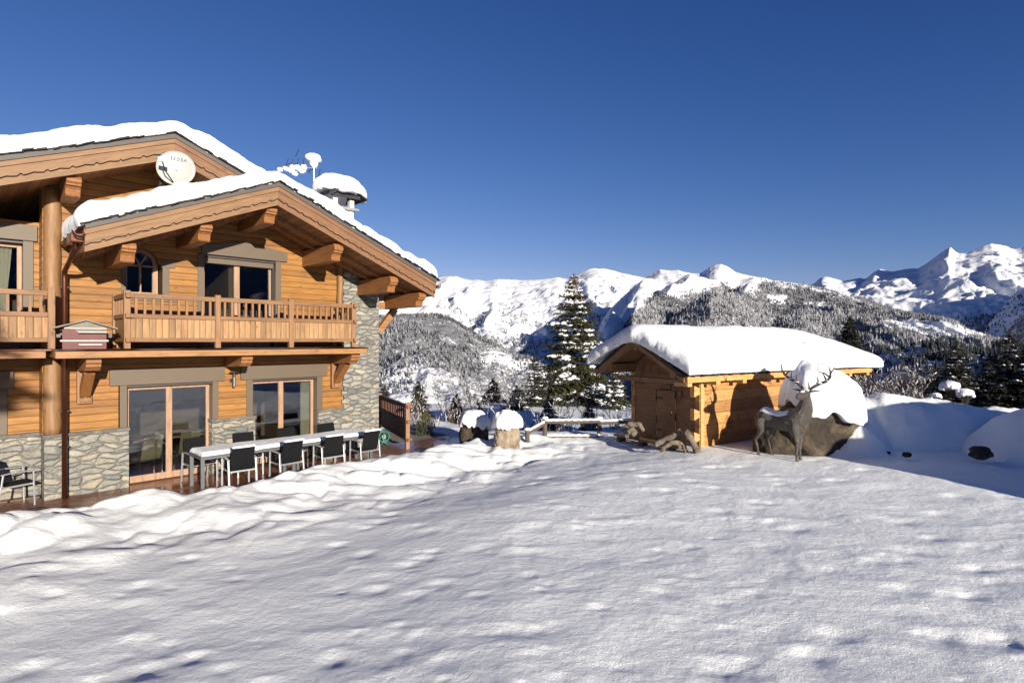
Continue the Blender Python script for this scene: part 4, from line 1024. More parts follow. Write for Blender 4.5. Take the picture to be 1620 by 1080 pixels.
for s in (-1, 1):
    b = MB(); b.box(s*.33, s*.37, -.05, .06, .26, .30); b.box(s*.36, s*.42, -.02, .02, .22, .28); part(b, 'latch', 'black', hv)
# @@FURN
# ------------------------------------------------------------ terrace table and chairs
tb = empty('dining_table', tuple(fw(2.92, 1.25, 0)), FANG, 'long grey metal dining table with a snow-covered top on the terrace', 'table')
b = MB()
b.box(-2.0, 2.0, -.41, -.36, .66, .71); b.box(-2.0, 2.0, .36, .41, .66, .71); b.box(-2.0, -1.95, -.36, .36, .66, .71); b.box(1.95, 2.0, -.36, .36, .66, .71)
part(b, 'frame', 'alu_dk', tb, bevel=.004)
b = MB(); b.box(-2.0, -.012, -.41, .41, .711, .735); b.box(.012, 2.0, -.41, .41, .711, .735); part(b, 'tabletop', 'alu_dk', tb, bevel=.004)
for x in (-1.96, -.05, .05, 1.96):
    for y in (-.37, .37):
        b = MB(); b.box(x-.035, x+.035, y-.035, y+.035, 0, .66); part(b, 'leg', 'alu_dk', tb, bevel=.004)
snow_slab('table_snow', -1.98, 1.98, -.40, .40, lambda x, y: .735+0*x, .075, .07, seed=14, label='thin white snow layer along the top of the terrace table', nx=160, ny=24, lump=.25, bulge=.0, rag=.03, loc=tuple(fw(2.92, 1.25, 0)), rz=FANG)

def make_chair(label, legmat='alu', backmat='mesh'):
    t = empty('terrace_chair', (0, 0, 0), 0, label, 'chair')
    for s in (-1, 1):
        b = MB(); b.bar((s*.27, .24, 0), (s*.27, .22, .66), .035, .025, up=(0, 1, 0)); b.v and None
        part(b, 'leg', legmat, t, bevel=.003)
        b = MB(); b.bar((s*.27, -.30, 0), (s*.27, -.22, .64), .035, .025, up=(0, 1, 0)); part(b, 'leg', legmat, t, bevel=.003)
        b = MB(); b.bar((s*.27, .25, .655), (s*.27, -.05, .67), .045, .018); b.bar((s*.27, -.05, .67), (s*.27, -.25, .645), .045, .018); part(b, 'armrest', legmat, t, bevel=.003)
    b = MB(); b.bar((-.27, .2, .41), (.27, .2, .41), .03, .03); b.bar((-.27, -.22, .40), (.27, -.22, .40), .03, .03)
    for s in (-1, 1): b.bar((s*.25, .2, .41), (s*.25, -.22, .40), .025, .03)
    part(b, 'seat_frame', legmat, t)
    def sheet(pts, hw, th):
        V = []; F = []; n = len(pts)
        for (y, z) in pts:
            for x in (-hw, hw): V += [(x, y, z), (x, y+th*.7, z-th)]
        for i in range(n-1):
            k = 4*i; F += [(k, k+2, k+6, k+4), (k+1, k+5, k+7, k+3), (k, k+4, k+5, k+1), (k+2, k+3, k+7, k+6)]
        F += [(0, 1, 3, 2), (4*n-4, 4*n-2, 4*n-1, 4*n-3)]
        q = MB(); q.add(V, F); return q
    part(sheet([(.22, .435), (.10, .425), (-.05, .42), (-.18, .425)], .235, .02), 'seat', backmat, t)
    part(sheet([(-.19, .43), (-.225, .52), (-.25, .64), (-.285, .78), (-.33, .915)], .225, -.022), 'backrest', backmat, t)
    return t
def dup(root, loc, rz, label=None, group=None):
    r = root.copy(); COL.objects.link(r); r.location = loc; r.rotation_euler = (0, 0, rz)
    if label: r['label'] = label
    if group: r['group'] = group
    for ch in list(root.children):
        c = ch.copy(); COL.objects.link(c); c.parent = r
    return r
GC = 'chairs around the terrace table'
c0 = make_chair('black sling armchair nearest the camera-left end on the near side of the table')
c0['group'] = GC
spots = [(1.62, 1.78, 0, 'black mesh armchair, nearest to the left table end on the snow side'),
         (2.62, 1.80, 0, 'black mesh armchair with snow on its back, second from left on the snow side'),
         (3.62, 1.80, 0, 'black mesh armchair with a white-topped back, third from left on the snow side'),
         (4.60, 1.80, 0, 'black mesh armchair nearest the stone tower on the snow side'),
         (1.20, .60, 1, 'dark armchair at the left end of the wall side, before the first sliding door'),
         (2.20, .62, 1, 'dark armchair on the wall side in front of the short stone wall between the doors'),
         (3.28, .62, 1, 'dark armchair on the wall side in front of the second sliding door glass'),
         (4.30, .62, 1, 'dark armchair on the wall side below the stone wall right of the second door')]
for i, (u, w, s, lb) in enumerate(spots):
    jr = [-3, 4, -2, 3, 5, -4, 3, -3][i]
    p = fw(u, w+.02*((i*7) % 3), 0); rz = FANG+(0 if s == 0 else math.pi)+R(jr)
    if i == 0: c0.location = p; c0.rotation_euler = (0, 0, rz); c0['label'] = lb
    else: dup(c0, p, rz, lb, GC)
# local y+ of chair faces the table; snow lips on chair backs
for i in (0, 1, 2, 3):
    u, w = spots[i][:2]; p = fw(u, w+.02*((i*7) % 3), 0)
    jr = [-3, 4, -2, 3][i]
    lbs = ['thin snow strip on the back of the left snow-side chair', 'snow strip on the second snow-side chair back', 'snow strip on the third snow-side chair back', 'snow strip on the chair back nearest the tower']
    snow_slab('chair_snow', -.225, .225, -.375, -.295, lambda x, y: .915+0*x, [.035, .03, .03, .03][i], .03, seed=30+i, label=lbs[i], nx=14, ny=4, loc=tuple(p), rz=FANG+R(jr), rag=.01, bulge=0, group='snow strips on the chair backs')
lc = dup(c0, fw(-1.86, .10, 0), FANG+R(-78), 'black mesh armchair standing alone by the left stone wall')
del lc['group']
# indoor dining set
ic = make_chair('olive upholstered dining chair just inside the first sliding door', 'black', 'olive'); ic.name = 'dining_chair'
ic['group'] = 'dining chairs inside the chalet'
ic.location = fw(.42, -.62, .02); ic.rotation_euler = (0, 0, FANG+math.pi+R(200))
dup(ic, fw(1.32, -.95, .02), FANG+R(8), 'olive dining chair behind the right pane of the first sliding door', 'dining chairs inside the chalet')
it = empty('dining_table', tuple(fw(.9, -1.75, .02)), FANG, 'indoor table seen through the first sliding door', 'table')
b = MB(); b.box(-1.1, 1.1, -.45, .45, .71, .75); part(b, 'tabletop', 'frame', it, bevel=.005)
for x in (-1, 1):
    for y in (-.38, .38): b = MB(); b.box(x-.03, x+.03, y-.03, y+.03, 0, .71); part(b, 'leg', 'frame', it)
# gate-like railing at the terrace's far corner
G0 = Vector((-4.55, 19.3)); G1 = Vector((-3.03, 16.2)); gd = (G1-G0); gl = gd.length
gt = empty('terrace_railing', (G0.x, G0.y, .12), math.atan2(gd.y, gd.x), 'shaded red-brown wooden railing panel beyond the stone tower', 'railing')
b = MB(); b.box(gl-.06, gl+.06, -.06, .06, -.25, 1.20); part(b, 'post', 'post_wood', gt, bevel=.01)
b = MB(); b.box(-.06, .06, -.06, .06, -.3, 1.20); part(b, 'post', 'post_wood', gt, bevel=.01)
for z0, z1, nm in ((1.05, 1.15, 'top_rail'), (.62, .71, 'middle_rail'), (.10, .19, 'bottom_rail')):
    b = MB(); b.box(.06, gl-.06, -.04, .04, z0, z1); b.box(gl+.06, gl+.14, -.04, .04, z0, z1); b.box(gl-.045, gl+.045, .06, .13, z0, z1); part(b, nm, 'rail_red', gt, bevel=.006)
b = MB(); b.box(.06, gl-.06, -.012, .012, .19, .62); part(b, 'panel', 'rail_red', gt)
for k in range(1, 16): x = gl*k/16; b = MB(); b.box(x-.025, x+.025, -.02, .02, .71, 1.05); part(b, 'baluster', 'rail_red', gt)
# green hose reel
hp = Vector((-3.86, 16.75, 0)); he = empty('hose_reel', tuple(hp), R(-60), 'green plastic hose reel by the foot of the stone tower', 'hose reel')
for s in (-1, 1):
    b = MB(); b.tube([(s*.09, .16*math.cos(t), .26+.16*math.sin(t)) for t in np.linspace(0, 2*math.pi, 25)], .018, 8, cap=False)
    b.tube([(s*.09, -.16, .26), (s*.09, .16, .26)], .014, 6); b.tube([(s*.09, 0, .42), (s*.09, -.02, .1), (s*.09, -.12, .01)], .018, 6); b.tube([(s*.09, 0, .1), (s*.09, .12, .01)], .018, 6)
    part(b, 'side_frame', 'hose', he, smooth=True)
b = MB(); b.tube([(-.09, 0, .26), (.09, 0, .26)], .06, 14); part(b, 'drum', 'oldwhite', he)

# @@SHED
# ------------------------------------------------------------ shed (local x = along the long side, y = to the back)
EX, EY = .8435, .537
SANG = math.atan2(EY, EX)
SC = Vector((4.263, 13.72, 0))                     # foot below the near end of the front eave
SB = .15
def sh(x, y, z=0): return Vector((SC.x+x*EX-y*EY, SC.y+x*EY+y*EX, z))
SH = empty('shed', tuple(SC), SANG, 'low pale-timber shed under a thick slab of snow', 'shed')
RW, RL = 3.33, 9.27; RX = 1.80; RZE, RZR = 2.23, 3.20       # roof width, length, ridge position, heights of the top of the boards
def zs(y): return np.where(y < RX, RZE+(RZR-RZE)*y/RX, RZR-(RZR-RZE-.05)*(y-RX)/(RW-RX))
def zsf(y): return float(zs(np.array(float(y))))
WX, WY0, WY1, WXE = 1.0, .40, 2.88, 7.6
b = MB(); b.prism([(WX, -.6), (WXE, -.6), (WXE, 2.12), (WX, 2.12)], 'y', WY0, WY0+.14); part(b, 'long_wall', 'larch', SH)
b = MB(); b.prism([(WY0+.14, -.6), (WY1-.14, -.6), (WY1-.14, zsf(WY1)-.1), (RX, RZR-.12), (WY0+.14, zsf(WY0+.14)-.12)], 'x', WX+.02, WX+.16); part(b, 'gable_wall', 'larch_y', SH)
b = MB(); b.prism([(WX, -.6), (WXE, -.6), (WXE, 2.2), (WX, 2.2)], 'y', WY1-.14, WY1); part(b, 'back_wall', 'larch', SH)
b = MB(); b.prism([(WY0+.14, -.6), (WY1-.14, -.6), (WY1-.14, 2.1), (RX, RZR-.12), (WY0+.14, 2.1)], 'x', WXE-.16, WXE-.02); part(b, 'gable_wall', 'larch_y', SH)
# interlocking log ends at the near corner (dovetail shapes)
b = MB(); k = 0; z = SB-.3
while z < 2.05:
    h = .30
    if k % 2 == 0:
        b.add([(WX, WY0-.002, z+.07), (WX-.2, WY0-.002, z), (WX-.2, WY0-.002, z+h), (WX, WY0-.002, z+h-.07), (WX, WY0+.138, z+.07), (WX-.2, WY0+.138, z), (WX-.2, WY0+.138, z+h), (WX, WY0+.138, z+h-.07)],
              [(0, 1, 2, 3), (7, 6, 5, 4), (0, 4, 5, 1), (1, 5, 6, 2), (2, 6, 7, 3), (3, 7, 4, 0)])
    z += h; k += 1
part(b, 'log_end', 'larch_b', SH, bevel=.006)
b = MB(); k = 1; z = SB
while z < 2.05:
    if k % 2 == 1: b.box(WX+.021, WX+.159, WY0-.15, WY0-.003, z+.06, z+.26)
    z += .30; k += 1
b2 = MB(); b2.box(WX+.02, WX+.16, WY0-.03, WY0-.003, SB-.4, 2.1); part(b2, 'corner_board', 'larch_b', SH, bevel=.005)
# door in the gable
dr = bpy.data.objects.new('door', None); link(dr, SH)
dy0, dy1, dz0, dz1 = 1.22, 1.86, .36, 1.74
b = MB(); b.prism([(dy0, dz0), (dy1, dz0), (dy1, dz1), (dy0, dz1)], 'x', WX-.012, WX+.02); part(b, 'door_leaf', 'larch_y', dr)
b = MB()
pts = [(WX-.012, (dy0+dy1)/2, dz0-.02), (WX-.012, dy1+.02, dz0-.0), (WX-.012, dy1+.02, dz1), (WX-.012, dy0+.16, dz1+.02), (WX-.012, dy0+.14, dz1+.25), (WX-.012, dy0+.2, dz1+.3)]; b.tube(pts, .012, 6); pts = [(WX-.012, dy0-.02, dz0), (WX-.012, dy0-.012, 2.02), (WX-.012, dy0+.05, 2.1)]
b.tube(pts, .012, 6); part(b, 'door_gap', 'line', dr)
b = MB()
for z in (.6, 1.5): b.box(WX-.05, WX-.03, dy1-.22, dy1+.03, z, z+.03)
b.tube([(WX-.05, dy0+.08, 1.05), (WX-.09, dy0+.08, 1.1), (WX-.05, dy0+.08, 1.17)], .012, 6); part(b, 'ironwork', 'black', dr)
# curved carving on the gable
b = MB(); b.tube([(WX, 1.5, 1.9), (WX-.01, 1.42, 2.05), (WX-.01, 1.3, 2.1), (WX-.01, 1.22, 2.02), (WX-.01, 1.26, 1.9)], .016, 6); b.tube([(WX+.01, 1.1, 2.05), (WX+.01, 1.0, 1.9), (WX+.01, .98, 1.6)], .018, 6); part(b, 'ironwork', 'black', SH)
# roof
sr = bpy.data.objects.new('roof', None); link(sr, SH)
b = MB()
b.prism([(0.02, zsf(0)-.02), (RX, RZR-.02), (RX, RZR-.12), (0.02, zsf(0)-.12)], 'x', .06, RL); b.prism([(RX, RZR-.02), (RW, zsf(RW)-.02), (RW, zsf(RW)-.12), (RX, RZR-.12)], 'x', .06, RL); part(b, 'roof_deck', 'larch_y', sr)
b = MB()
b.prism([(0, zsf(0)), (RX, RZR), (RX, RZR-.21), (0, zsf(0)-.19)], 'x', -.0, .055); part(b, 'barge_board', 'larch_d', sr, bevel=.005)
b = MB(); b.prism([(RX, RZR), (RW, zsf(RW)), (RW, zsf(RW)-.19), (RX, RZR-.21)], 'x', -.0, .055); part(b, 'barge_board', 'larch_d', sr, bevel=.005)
b = MB(); b.prism([(.03, zsf(0.03)-.06), (RX, RZR-.06), (RX, RZR-.16), (.03, zsf(.03)-.16)], 'x', -.035, -.001); b.prism([(RX, RZR-.06), (RW-.02, zsf(RW)-.05), (RW-.02, zsf(RW)-.15), (RX, RZR-.16)], 'x', -.035, -.001); part(b, 'moulding', 'larch_d', sr)
b = MB(); b.box(0.0, RL-.25, -.06, 0.015, RZE-.145, RZE+.0); part(b, 'eave_beam', 'larch_b', sr, bevel=.006)
for k in range(9):
    x = .03+k*1.09; b = MB(); b.box(x, x+.16, -.035, WY0-.003, RZE-.245, RZE-.147); part(b, 'rafter_end', 'larch_b', sr, bevel=.005)
for yy in (WY0+.07, RX, WY1-.07): b = MB(); b.box(.06, WX+.019, yy-.09, yy+.09, zsf(yy)-.33, zsf(yy)-.13); part(b, 'purlin', 'larch_d', sr, bevel=.008)
b = MB(); b.box(.1, WX+.018, WY1-.3, WY1+.1, 2.02, 2.10) if False else b.box(.35, .5, WY0+.05, WY1-.05, 2.0, 2.12); part(b, 'tie_beam', 'larch_d', sr, bevel=.008)
rg = random.Random(77); b = MB(); x = -.05
while x < RL-.1:
    L = rg.uniform(.08, .22); th = rg.uniform(.015, .05); o_ = rg.uniform(.04, .12)
    b.box(x, x+L, -.06-o_, .3, RZE+.004+rg.uniform(0, .012), RZE+.01+th); x += L*rg.uniform(.8, 1.5)
for (ya, yb) in ((0, RX), (RX, RW)):
    y = ya
    while y < yb-.08:
        L = min(rg.uniform(.16, .26), yb-y); lift = rg.uniform(.01, .03); out = rg.uniform(.03, .09)
        b.prism([(y, zsf(y)+lift), (y+L, zsf(y+L)+lift*.5), (y+L, zsf(y+L)+lift*.5+.025), (y, zsf(y)+lift+.03)], 'x', -out, .3); y += L*.92
part(b, 'slates', 'slate', sr)
def sthick(X, Y):
    e = sst(RL+.2, RL-2.6, X); return (.36+.12*e)*(1+.06*fbm(X*.5, Y*.7, 3, 91))
snow_slab('roof_snow', -.14, RL+.18, -.22, RW+.2, lambda x, y: RZR+.09-np.sqrt((y-RX)**2+.22)*(.49)+.03-sst(RL-2.2, RL+.2, x)*.20*sst(RX+1.2, 0, np.abs(y-RX)), .42, .40, seed=52, label='thick smooth snow slab on the timber shed roof', nx=200, ny=90, lump=.10, rag=.05, bulge=.05, thick=sthick, loc=tuple(SC), rz=SANG)

# bench with driftwood by the gable
be = empty('log_rack', tuple(sh(.35, .9, .0)), SANG+R(90), 'low plank rack carrying driftwood in front of the shed gable', 'rack')
b = MB(); b.box(-.4, 1.95, -.12, .10, .36, .42); part(b, 'plank', 'larch_d', be, bevel=.006)
b = MB(); b.box(-.4, 1.95, -.26, -.16, .30, .38); part(b, 'plank', 'rail_old', be, bevel=.006)
for x in (-.2, .9, 1.75): b = MB(); b.box(x-.08, x+.08, -.2, .08, -.3, .36); part(b, 'leg', 'rail_old', be, bevel=.01)
def branch(name, pts, rad, label, seed=0, knob=True):
    b = MB(); rg = random.Random(seed); P = []; Rr = []
    for i in range(len(pts)-1):
        for k in range(5):
            t = k/5; p = Vector(pts[i]).lerp(Vector(pts[i+1]), t); P.append(p+Vector((rg.uniform(-.012, .012), rg.uniform(-.012, .012), rg.uniform(-.012, .012)))); Rr.append((rad[i]*(1-t)+rad[i+1]*t)*rg.uniform(.85, 1.15))
    P.append(Vector(pts[-1])); Rr.append(rad[-1])
    b.tube(P, Rr, 10)
    o = b.build(name, M['drift'], smooth=True); tag(o, label, 'driftwood', 'driftwood pieces on the rack'); return o
def ip(px, py, Y): return Vector(((px-810)/885*Y, Y, HE+(540-py)/885*Y))
branch('driftwood', [ip(1036, 704, 14.3), ip(1056, 694, 14.2), ip(1078, 682, 14.1)], [.085, .075, .09], 'thick pale driftwood log leaning up to the right on the rack', 1)
branch('driftwood', [ip(1084, 682, 13.9), ip(1095, 697, 13.8), ip(1104, 716, 13.75)], [.10, .08, .10], 'stout driftwood log leaning down against the shed corner', 2)
branch('driftwood', [ip(1045, 712, 14.1), ip(1062, 700, 14.05), ip(1080, 701, 14.0), ip(1086, 718, 13.95)], [.05, .06, .06, .05], 'curved thin driftwood limb under the two thick logs', 3)
branch('driftwood', [ip(984, 680, 15.9), ip(996, 671, 15.8), ip(1012, 672, 15.7), ip(1018, 682, 15.6)], [.06, .08, .08, .05], 'arched driftwood root at the left end of the rack', 4)
branch('driftwood', [ip(990, 690, 15.6), ip(1000, 680, 15.5), ip(1008, 694, 15.4)], [.09, .11, .08], 'knotted driftwood stump below the arched root', 5)

# ------------------------------------------------------------ rail fence
fe = empty('rail_fence', (0, 0, 0), 0, 'low dark rail fence with snow along its rails behind the field', 'fence')
fp = [(.45, 16.4, .30), (1.0, 17.0, .12), (2.66, 17.0, .10), (3.75, 17.2, .10)]
for i, (x, y, z) in enumerate(fp):
    b = MB(); b.tube([(x, y, z-.5), (x, y, .74 if i else .5)], .07, 10); part(b, 'post', 'rail_old', fe)
    b = MB(); b.ell((x, y, .78 if i else .53), (.10, .10, .05), 12, 8, .1, i); part(b, 'snow', 'snow_s', fe, smooth=True)
def rail(a, c, s=1):
    b = MB(); b.tube([a, ((a[0]+c[0])/2, (a[1]+c[1])/2, (a[2]+c[2])/2-.015), c], .055, 8); r_ = part(b, 'rail', 'rail_old', fe)
    P = []; Rr = []; n = 26
    for i in range(n+1):
        t = i/n; P.append((a[0]+(c[0]-a[0])*t, a[1]+(c[1]-a[1])*t-.01, a[2]+(c[2]-a[2])*t+.062+.008*math.sin(i*2.1))); Rr.append(.05*(.75+.35*vn(i*.5+s*9, s, 3)))
    b = MB(); b.tube(P, [float(q) for q in Rr], 8, flat=.8); part(b, 'snow', 'snow_s', r_, smooth=True)
rail((.45, 16.4, .42), (1.0, 17.0, .62), 1); rail((1.0, 16.95, .66), (2.66, 16.95, .68), 2); rail((2.66, 16.95, .64), (3.75, 17.1, .66), 3)
rail((1.05, 16.95, .20), (2.66, 16.95, .20), 4); rail((2.66, 16.95, .18), (3.75, 17.1, .10), 5)

# ------------------------------------------------------------ boulders and standing stones
def boulder(name, c, r, seed, m, label, cat='boulder', rz=0, rough=.25, flat=None, group=None, sq=.8):
    U = np.linspace(0, 2*np.pi, 90, endpoint=False)[None, :]; Vv = np.linspace(0, np.pi, 60)[:, None]
    sx = np.sin(Vv)**.7*np.sign(np.cos(U))*np.abs(np.cos(U))**sq; sy = np.sin(Vv)**.7*np.sign(np.sin(U))*np.abs(np.sin(U))**sq; sz = np.sign(np.cos(Vv))*np.abs(np.cos(Vv))**.8+0*U
    nz = fbm(sx*1.3+seed+sz*.9, sy*1.3+sz*1.7, 4, seed)*rough+rough*.35*fbm(sx*5+sz*3, sy*5-sz*4, 3, seed+3)
    nz = nz+rough*.28*(ridged(sx*3.1+sz*2+seed, sy*3.1-sz*2.6, 4, seed+8)-.6)-rough*.2*sst(.5, .9, ridged(sx*1.2+sz, sy*1.2+sz, 2, seed+12))
    k = 1+nz
    x = r[0]*sx*k; y = r[1]*sy*k; z = r[2]*sz*(1+nz*.5)
    ca, sa = math.cos(rz), math.sin(rz)
    o = grid_mesh(name, x*ca-y*sa, x*sa+y*ca, z, m, wrap=True); o.location = c
    return tag(o, label, cat, group)
boulder('standing_stone', (-.13, 15.3, .42), (.36, .32, .50), 5, M['boulder_l'], 'sunlit pale standing stone under a round snow cap', 'stone', rough=.16, sq=.7)
snow_cap('stone_snow', (-.11, 15.28, .90), (.40), .38, .30, seed=3, droop=.12, lump=.2, label='round snow cap on the sunlit standing stone')
boulder('standing_stone', (-1.12, 16.6, .25), (.42, .35, .62), 8, M['boulder'], 'shaded dark standing stone with snow sliding off its right side', 'stone', rough=.14, sq=.7)
snow_cap('stone_snow', (-1.06, 16.55, .84), .50, .45, .22, seed=6, tilt=(-.12, 0), droop=.22, label='bluish snow cap slumping off the shaded standing stone')
# big boulder behind the stag
BO = boulder('boulder', (7.72, 14.2, .72), (1.10, .76, 1.04), 12, M['boulder'], 'large dark boulder behind the stag statue', rz=.25, rough=.18)
b0 = boulder('boulder', (6.72, 14.05, .45), (.62, .45, .62), 15, M['boulder'], 'low brown rock between the stag statue and the shed wall', rz=-.2, rough=.16)
snow_cap('boulder_snow', (7.86, 14.16, 1.60), 0.98, .92, .90, seed=9, rz=.2, tilt=(-.25, .05), droop=.34, lump=.15, pe=.9, label='high domed snow cap on the large boulder')

# @@STAG
# ------------------------------------------------------------ stag statue
M['bronze'].node_tree.nodes['Principled BSDF'].inputs['Roughness'].default_value = .5
M['bronze'].node_tree.nodes['Principled BSDF'].inputs['Specular IOR Level'].default_value = .8
def stag():
    e = empty('stag_statue', (0, 0, 0), 0, 'dark bronze stag statue with branching antlers standing in the snow', 'statue')
    b = MB()
    # x forward, z up, shoulder height ~1.05
    def T_(pts, rad, seg=14, flat=1.0): b.tube([Vector(p) for p in pts], rad, seg, flat=flat)
    T_([(-.56, 0, .93), (-.50, 0, .94), (-.38, 0, .92), (-.20, 0, .87), (0, 0, .85), (.20, 0, .87), (.36, 0, .90), (.46, 0, .93), (.52, 0, .95)], [.06, .13, .175, .17, .178, .20, .20, .15, .08], 18, 1.12)
    # chest / brisket
    T_([(.22, 0, .76), (.40, 0, .82), (.50, 0, .92)], [.12, .16, .10], 14)
    # neck with mane
    T_([(.34, 0, .92), (.46, .0, 1.06), (.53, -.015, 1.20), (.56, -.035, 1.33), (.56, -.06, 1.44)], [.21, .185, .150, .118, .098], 16, 1.12)
    # head turned to its left (+y)
    hd = Vector((.06, -.99, -.07)).normalized(); h0 = Vector((.565, -.05, 1.50))
    T_([h0-hd*.09, h0, h0+hd*.10, h0+hd*.21, h0+hd*.32, h0+hd*.38], [.065, .100, .092, .062, .054, .034], 14, 1.15)
    T_([h0+hd*.05+Vector((0, 0, -.05)), h0+hd*.16+Vector((0, 0, -.055)), h0+hd*.33+Vector((0, 0, -.03))], [.060, .046, .030], 10)
    sd_ = hd.cross(Vector((0, 0, 1))).normalized()
    for s in (-1, 1):
        p = h0+sd_*s*.075+hd*.07+Vector((0, 0, .03)); b.ell(p, (.02, .02, .018), 8, 6)
    # ears
    for s in (-1, 1):
        p0 = h0+sd_*s*.06-hd*.03+Vector((0, 0, .05)); p1 = p0+sd_*s*.10+Vector((0, 0, .035)); p2 = p0+sd_*s*.25+Vector((0, 0, .05))
        T_([p0, p1, p2], [.026, .052, .010], 8, .45)
    # hind legs
    for s, sx in ((-1, -.06), (1, .10)):
        T_([(-.42, s*.10, .88), (-.40+sx*.3, s*.115, .74), (-.34+sx*.6, s*.12, .62), (-.40+sx, s*.12, .50), (-.49+sx, s*.12, .40), (-.46+sx, s*.12, .28), (-.43+sx, s*.12, .12), (-.41+sx, s*.12, .05)], [.13, .125, .095, .06, .042, .033, .028, .030], 12)
        T_([(-.415+sx, s*.12, .07), (-.37+sx, s*.12, 0)], [.030, .042], 10)
    for s, sx in ((-1, .03), (1, -.03)):
        T_([(.36, s*.10, .86), (.36+sx*.4, s*.12, .70), (.38+sx, s*.12, .55), (.39+sx, s*.115, .44), (.385+sx, s*.115, .40), (.38+sx, s*.115, .24), (.38+sx, s*.115, .10)], [.115, .095, .06, .045, .043, .030, .029], 12)
        T_([(.38+sx, s*.115, .10), (.41+sx, s*.115, 0)], [.030, .042], 10)
    # tail
    T_([(-.57, 0, .96), (-.62, 0, .90), (-.62, 0, .80)], [.035, .035, .015], 8)
    o = b.build('body', M['bronze'], e, smooth=True)
    rm = o.modifiers.new('r', 'REMESH'); rm.mode = 'VOXEL'; rm.voxel_size = .011; rm.use_smooth_shade = True
    sm = o.modifiers.new('s', 'SMOOTH'); sm.iterations = 5; sm.factor = .5
    bpy.context.view_layer.update(); evaluated(o)
    if not o.data.materials: o.data.materials.append(M['bronze'])
    # antlers
    for s in (-1, 1):
        a = MB(); base = h0+Vector((0, 0, .07))+sd_*s*.045-hd*.02
        def P(o_, up, fwd): return base+sd_*s*o_+Vector((0, 0, up))+hd*fwd
        beam = [P(0, 0, 0), P(.07, .08, -.05), P(.19, .16, -.10), P(.33, .22, -.10), P(.43, .32, -.04), P(.46, .45, .03), P(.44, .57, .08)]
        a.tube(beam, [.033, .031, .030, .028, .025, .019, .005], 10)
        for pth, r0 in (([P(.02, .03, 0), P(.05, .12, .07), P(.05, .22, .10)], .014), ([P(.16, .145, -.09), P(.18, .24, -.05), P(.17, .33, -.02)], .014), ([P(.33, .22, -.10), P(.30, .33, -.07), P(.27, .42, -.02)], .015), ([P(.42, .31, -.05), P(.33, .40, .0), P(.22, .44, .06)], .014), ([P(.45, .40, .0), P(.50, .49, -.03), P(.51, .56, -.04)], .012)):
            a.tube(pth, [r0*1.35, r0*1.1, .004], 8)
        a.build('antler', M['bronze'], e, smooth=True)
    # snow on back and head
    n = 26; Tt = np.linspace(-.46, .22, n)[:, None]; A_ = np.linspace(-1.15, 1.15, 17)[None, :]
    th = .035*np.sqrt(np.clip(1-(A_/1.15)**2, 0, 1))*np.clip(np.sin((Tt+.46)/.68*np.pi), 0, 1)**.35*(1+.5*fbm(Tt*7, A_*2, 3, 3))
    rad = np.interp(Tt, [-.5, -.38, -.2, 0, .2], [.135, .18, .175, .18, .2])
    cz_ = np.interp(Tt, [-.5, -.38, -.2, 0, .2], [.94, .92, .87, .85, .87])
    cut = .006+.03*fbm(Tt*9+3, A_*3, 3, 8)
    rr2 = rad+th-.006
    Xs = Tt+0*A_; Ys = rr2*np.sin(A_*.78); Zs = cz_+rr2*1.12*np.cos(A_*.78)+.004
    grid_mesh('snow', Xs, Ys, Zs, M['snow_s'], e)
    b = MB(); b.ell(h0+hd*.10+Vector((0, 0, .075)), (.05, .12, .028), 12, 8, .2, 2); b.ell(h0+Vector((0, 0, .10)), (.08, .06, .035), 12, 8, .2, 3)
    b.build('snow', M['snow_s'], e, smooth=True); b = MB()
    for s in (-1, 1):
        base = h0+Vector((0, 0, .07))+sd_*s*.045
        b.ell(base+sd_*s*.19+Vector((0, 0, .18))-hd*.10, (.07, .04, .018), 10, 6, .3, 4); b.ell(base+sd_*s*.34+Vector((0, 0, .245))-hd*.10, (.05, .04, .018), 10, 6, .3, 5)
    b.build('snow', M['snow_s'], e, smooth=True)
    return e
st = stag(); st.location = (6.36, 13.2, Tz(6.36, 13.2)-.04); st.rotation_euler = (0, 0, R(-56)); st.scale = (1.06, 1.06, 1.06)
print('STAG z', st.location.z)
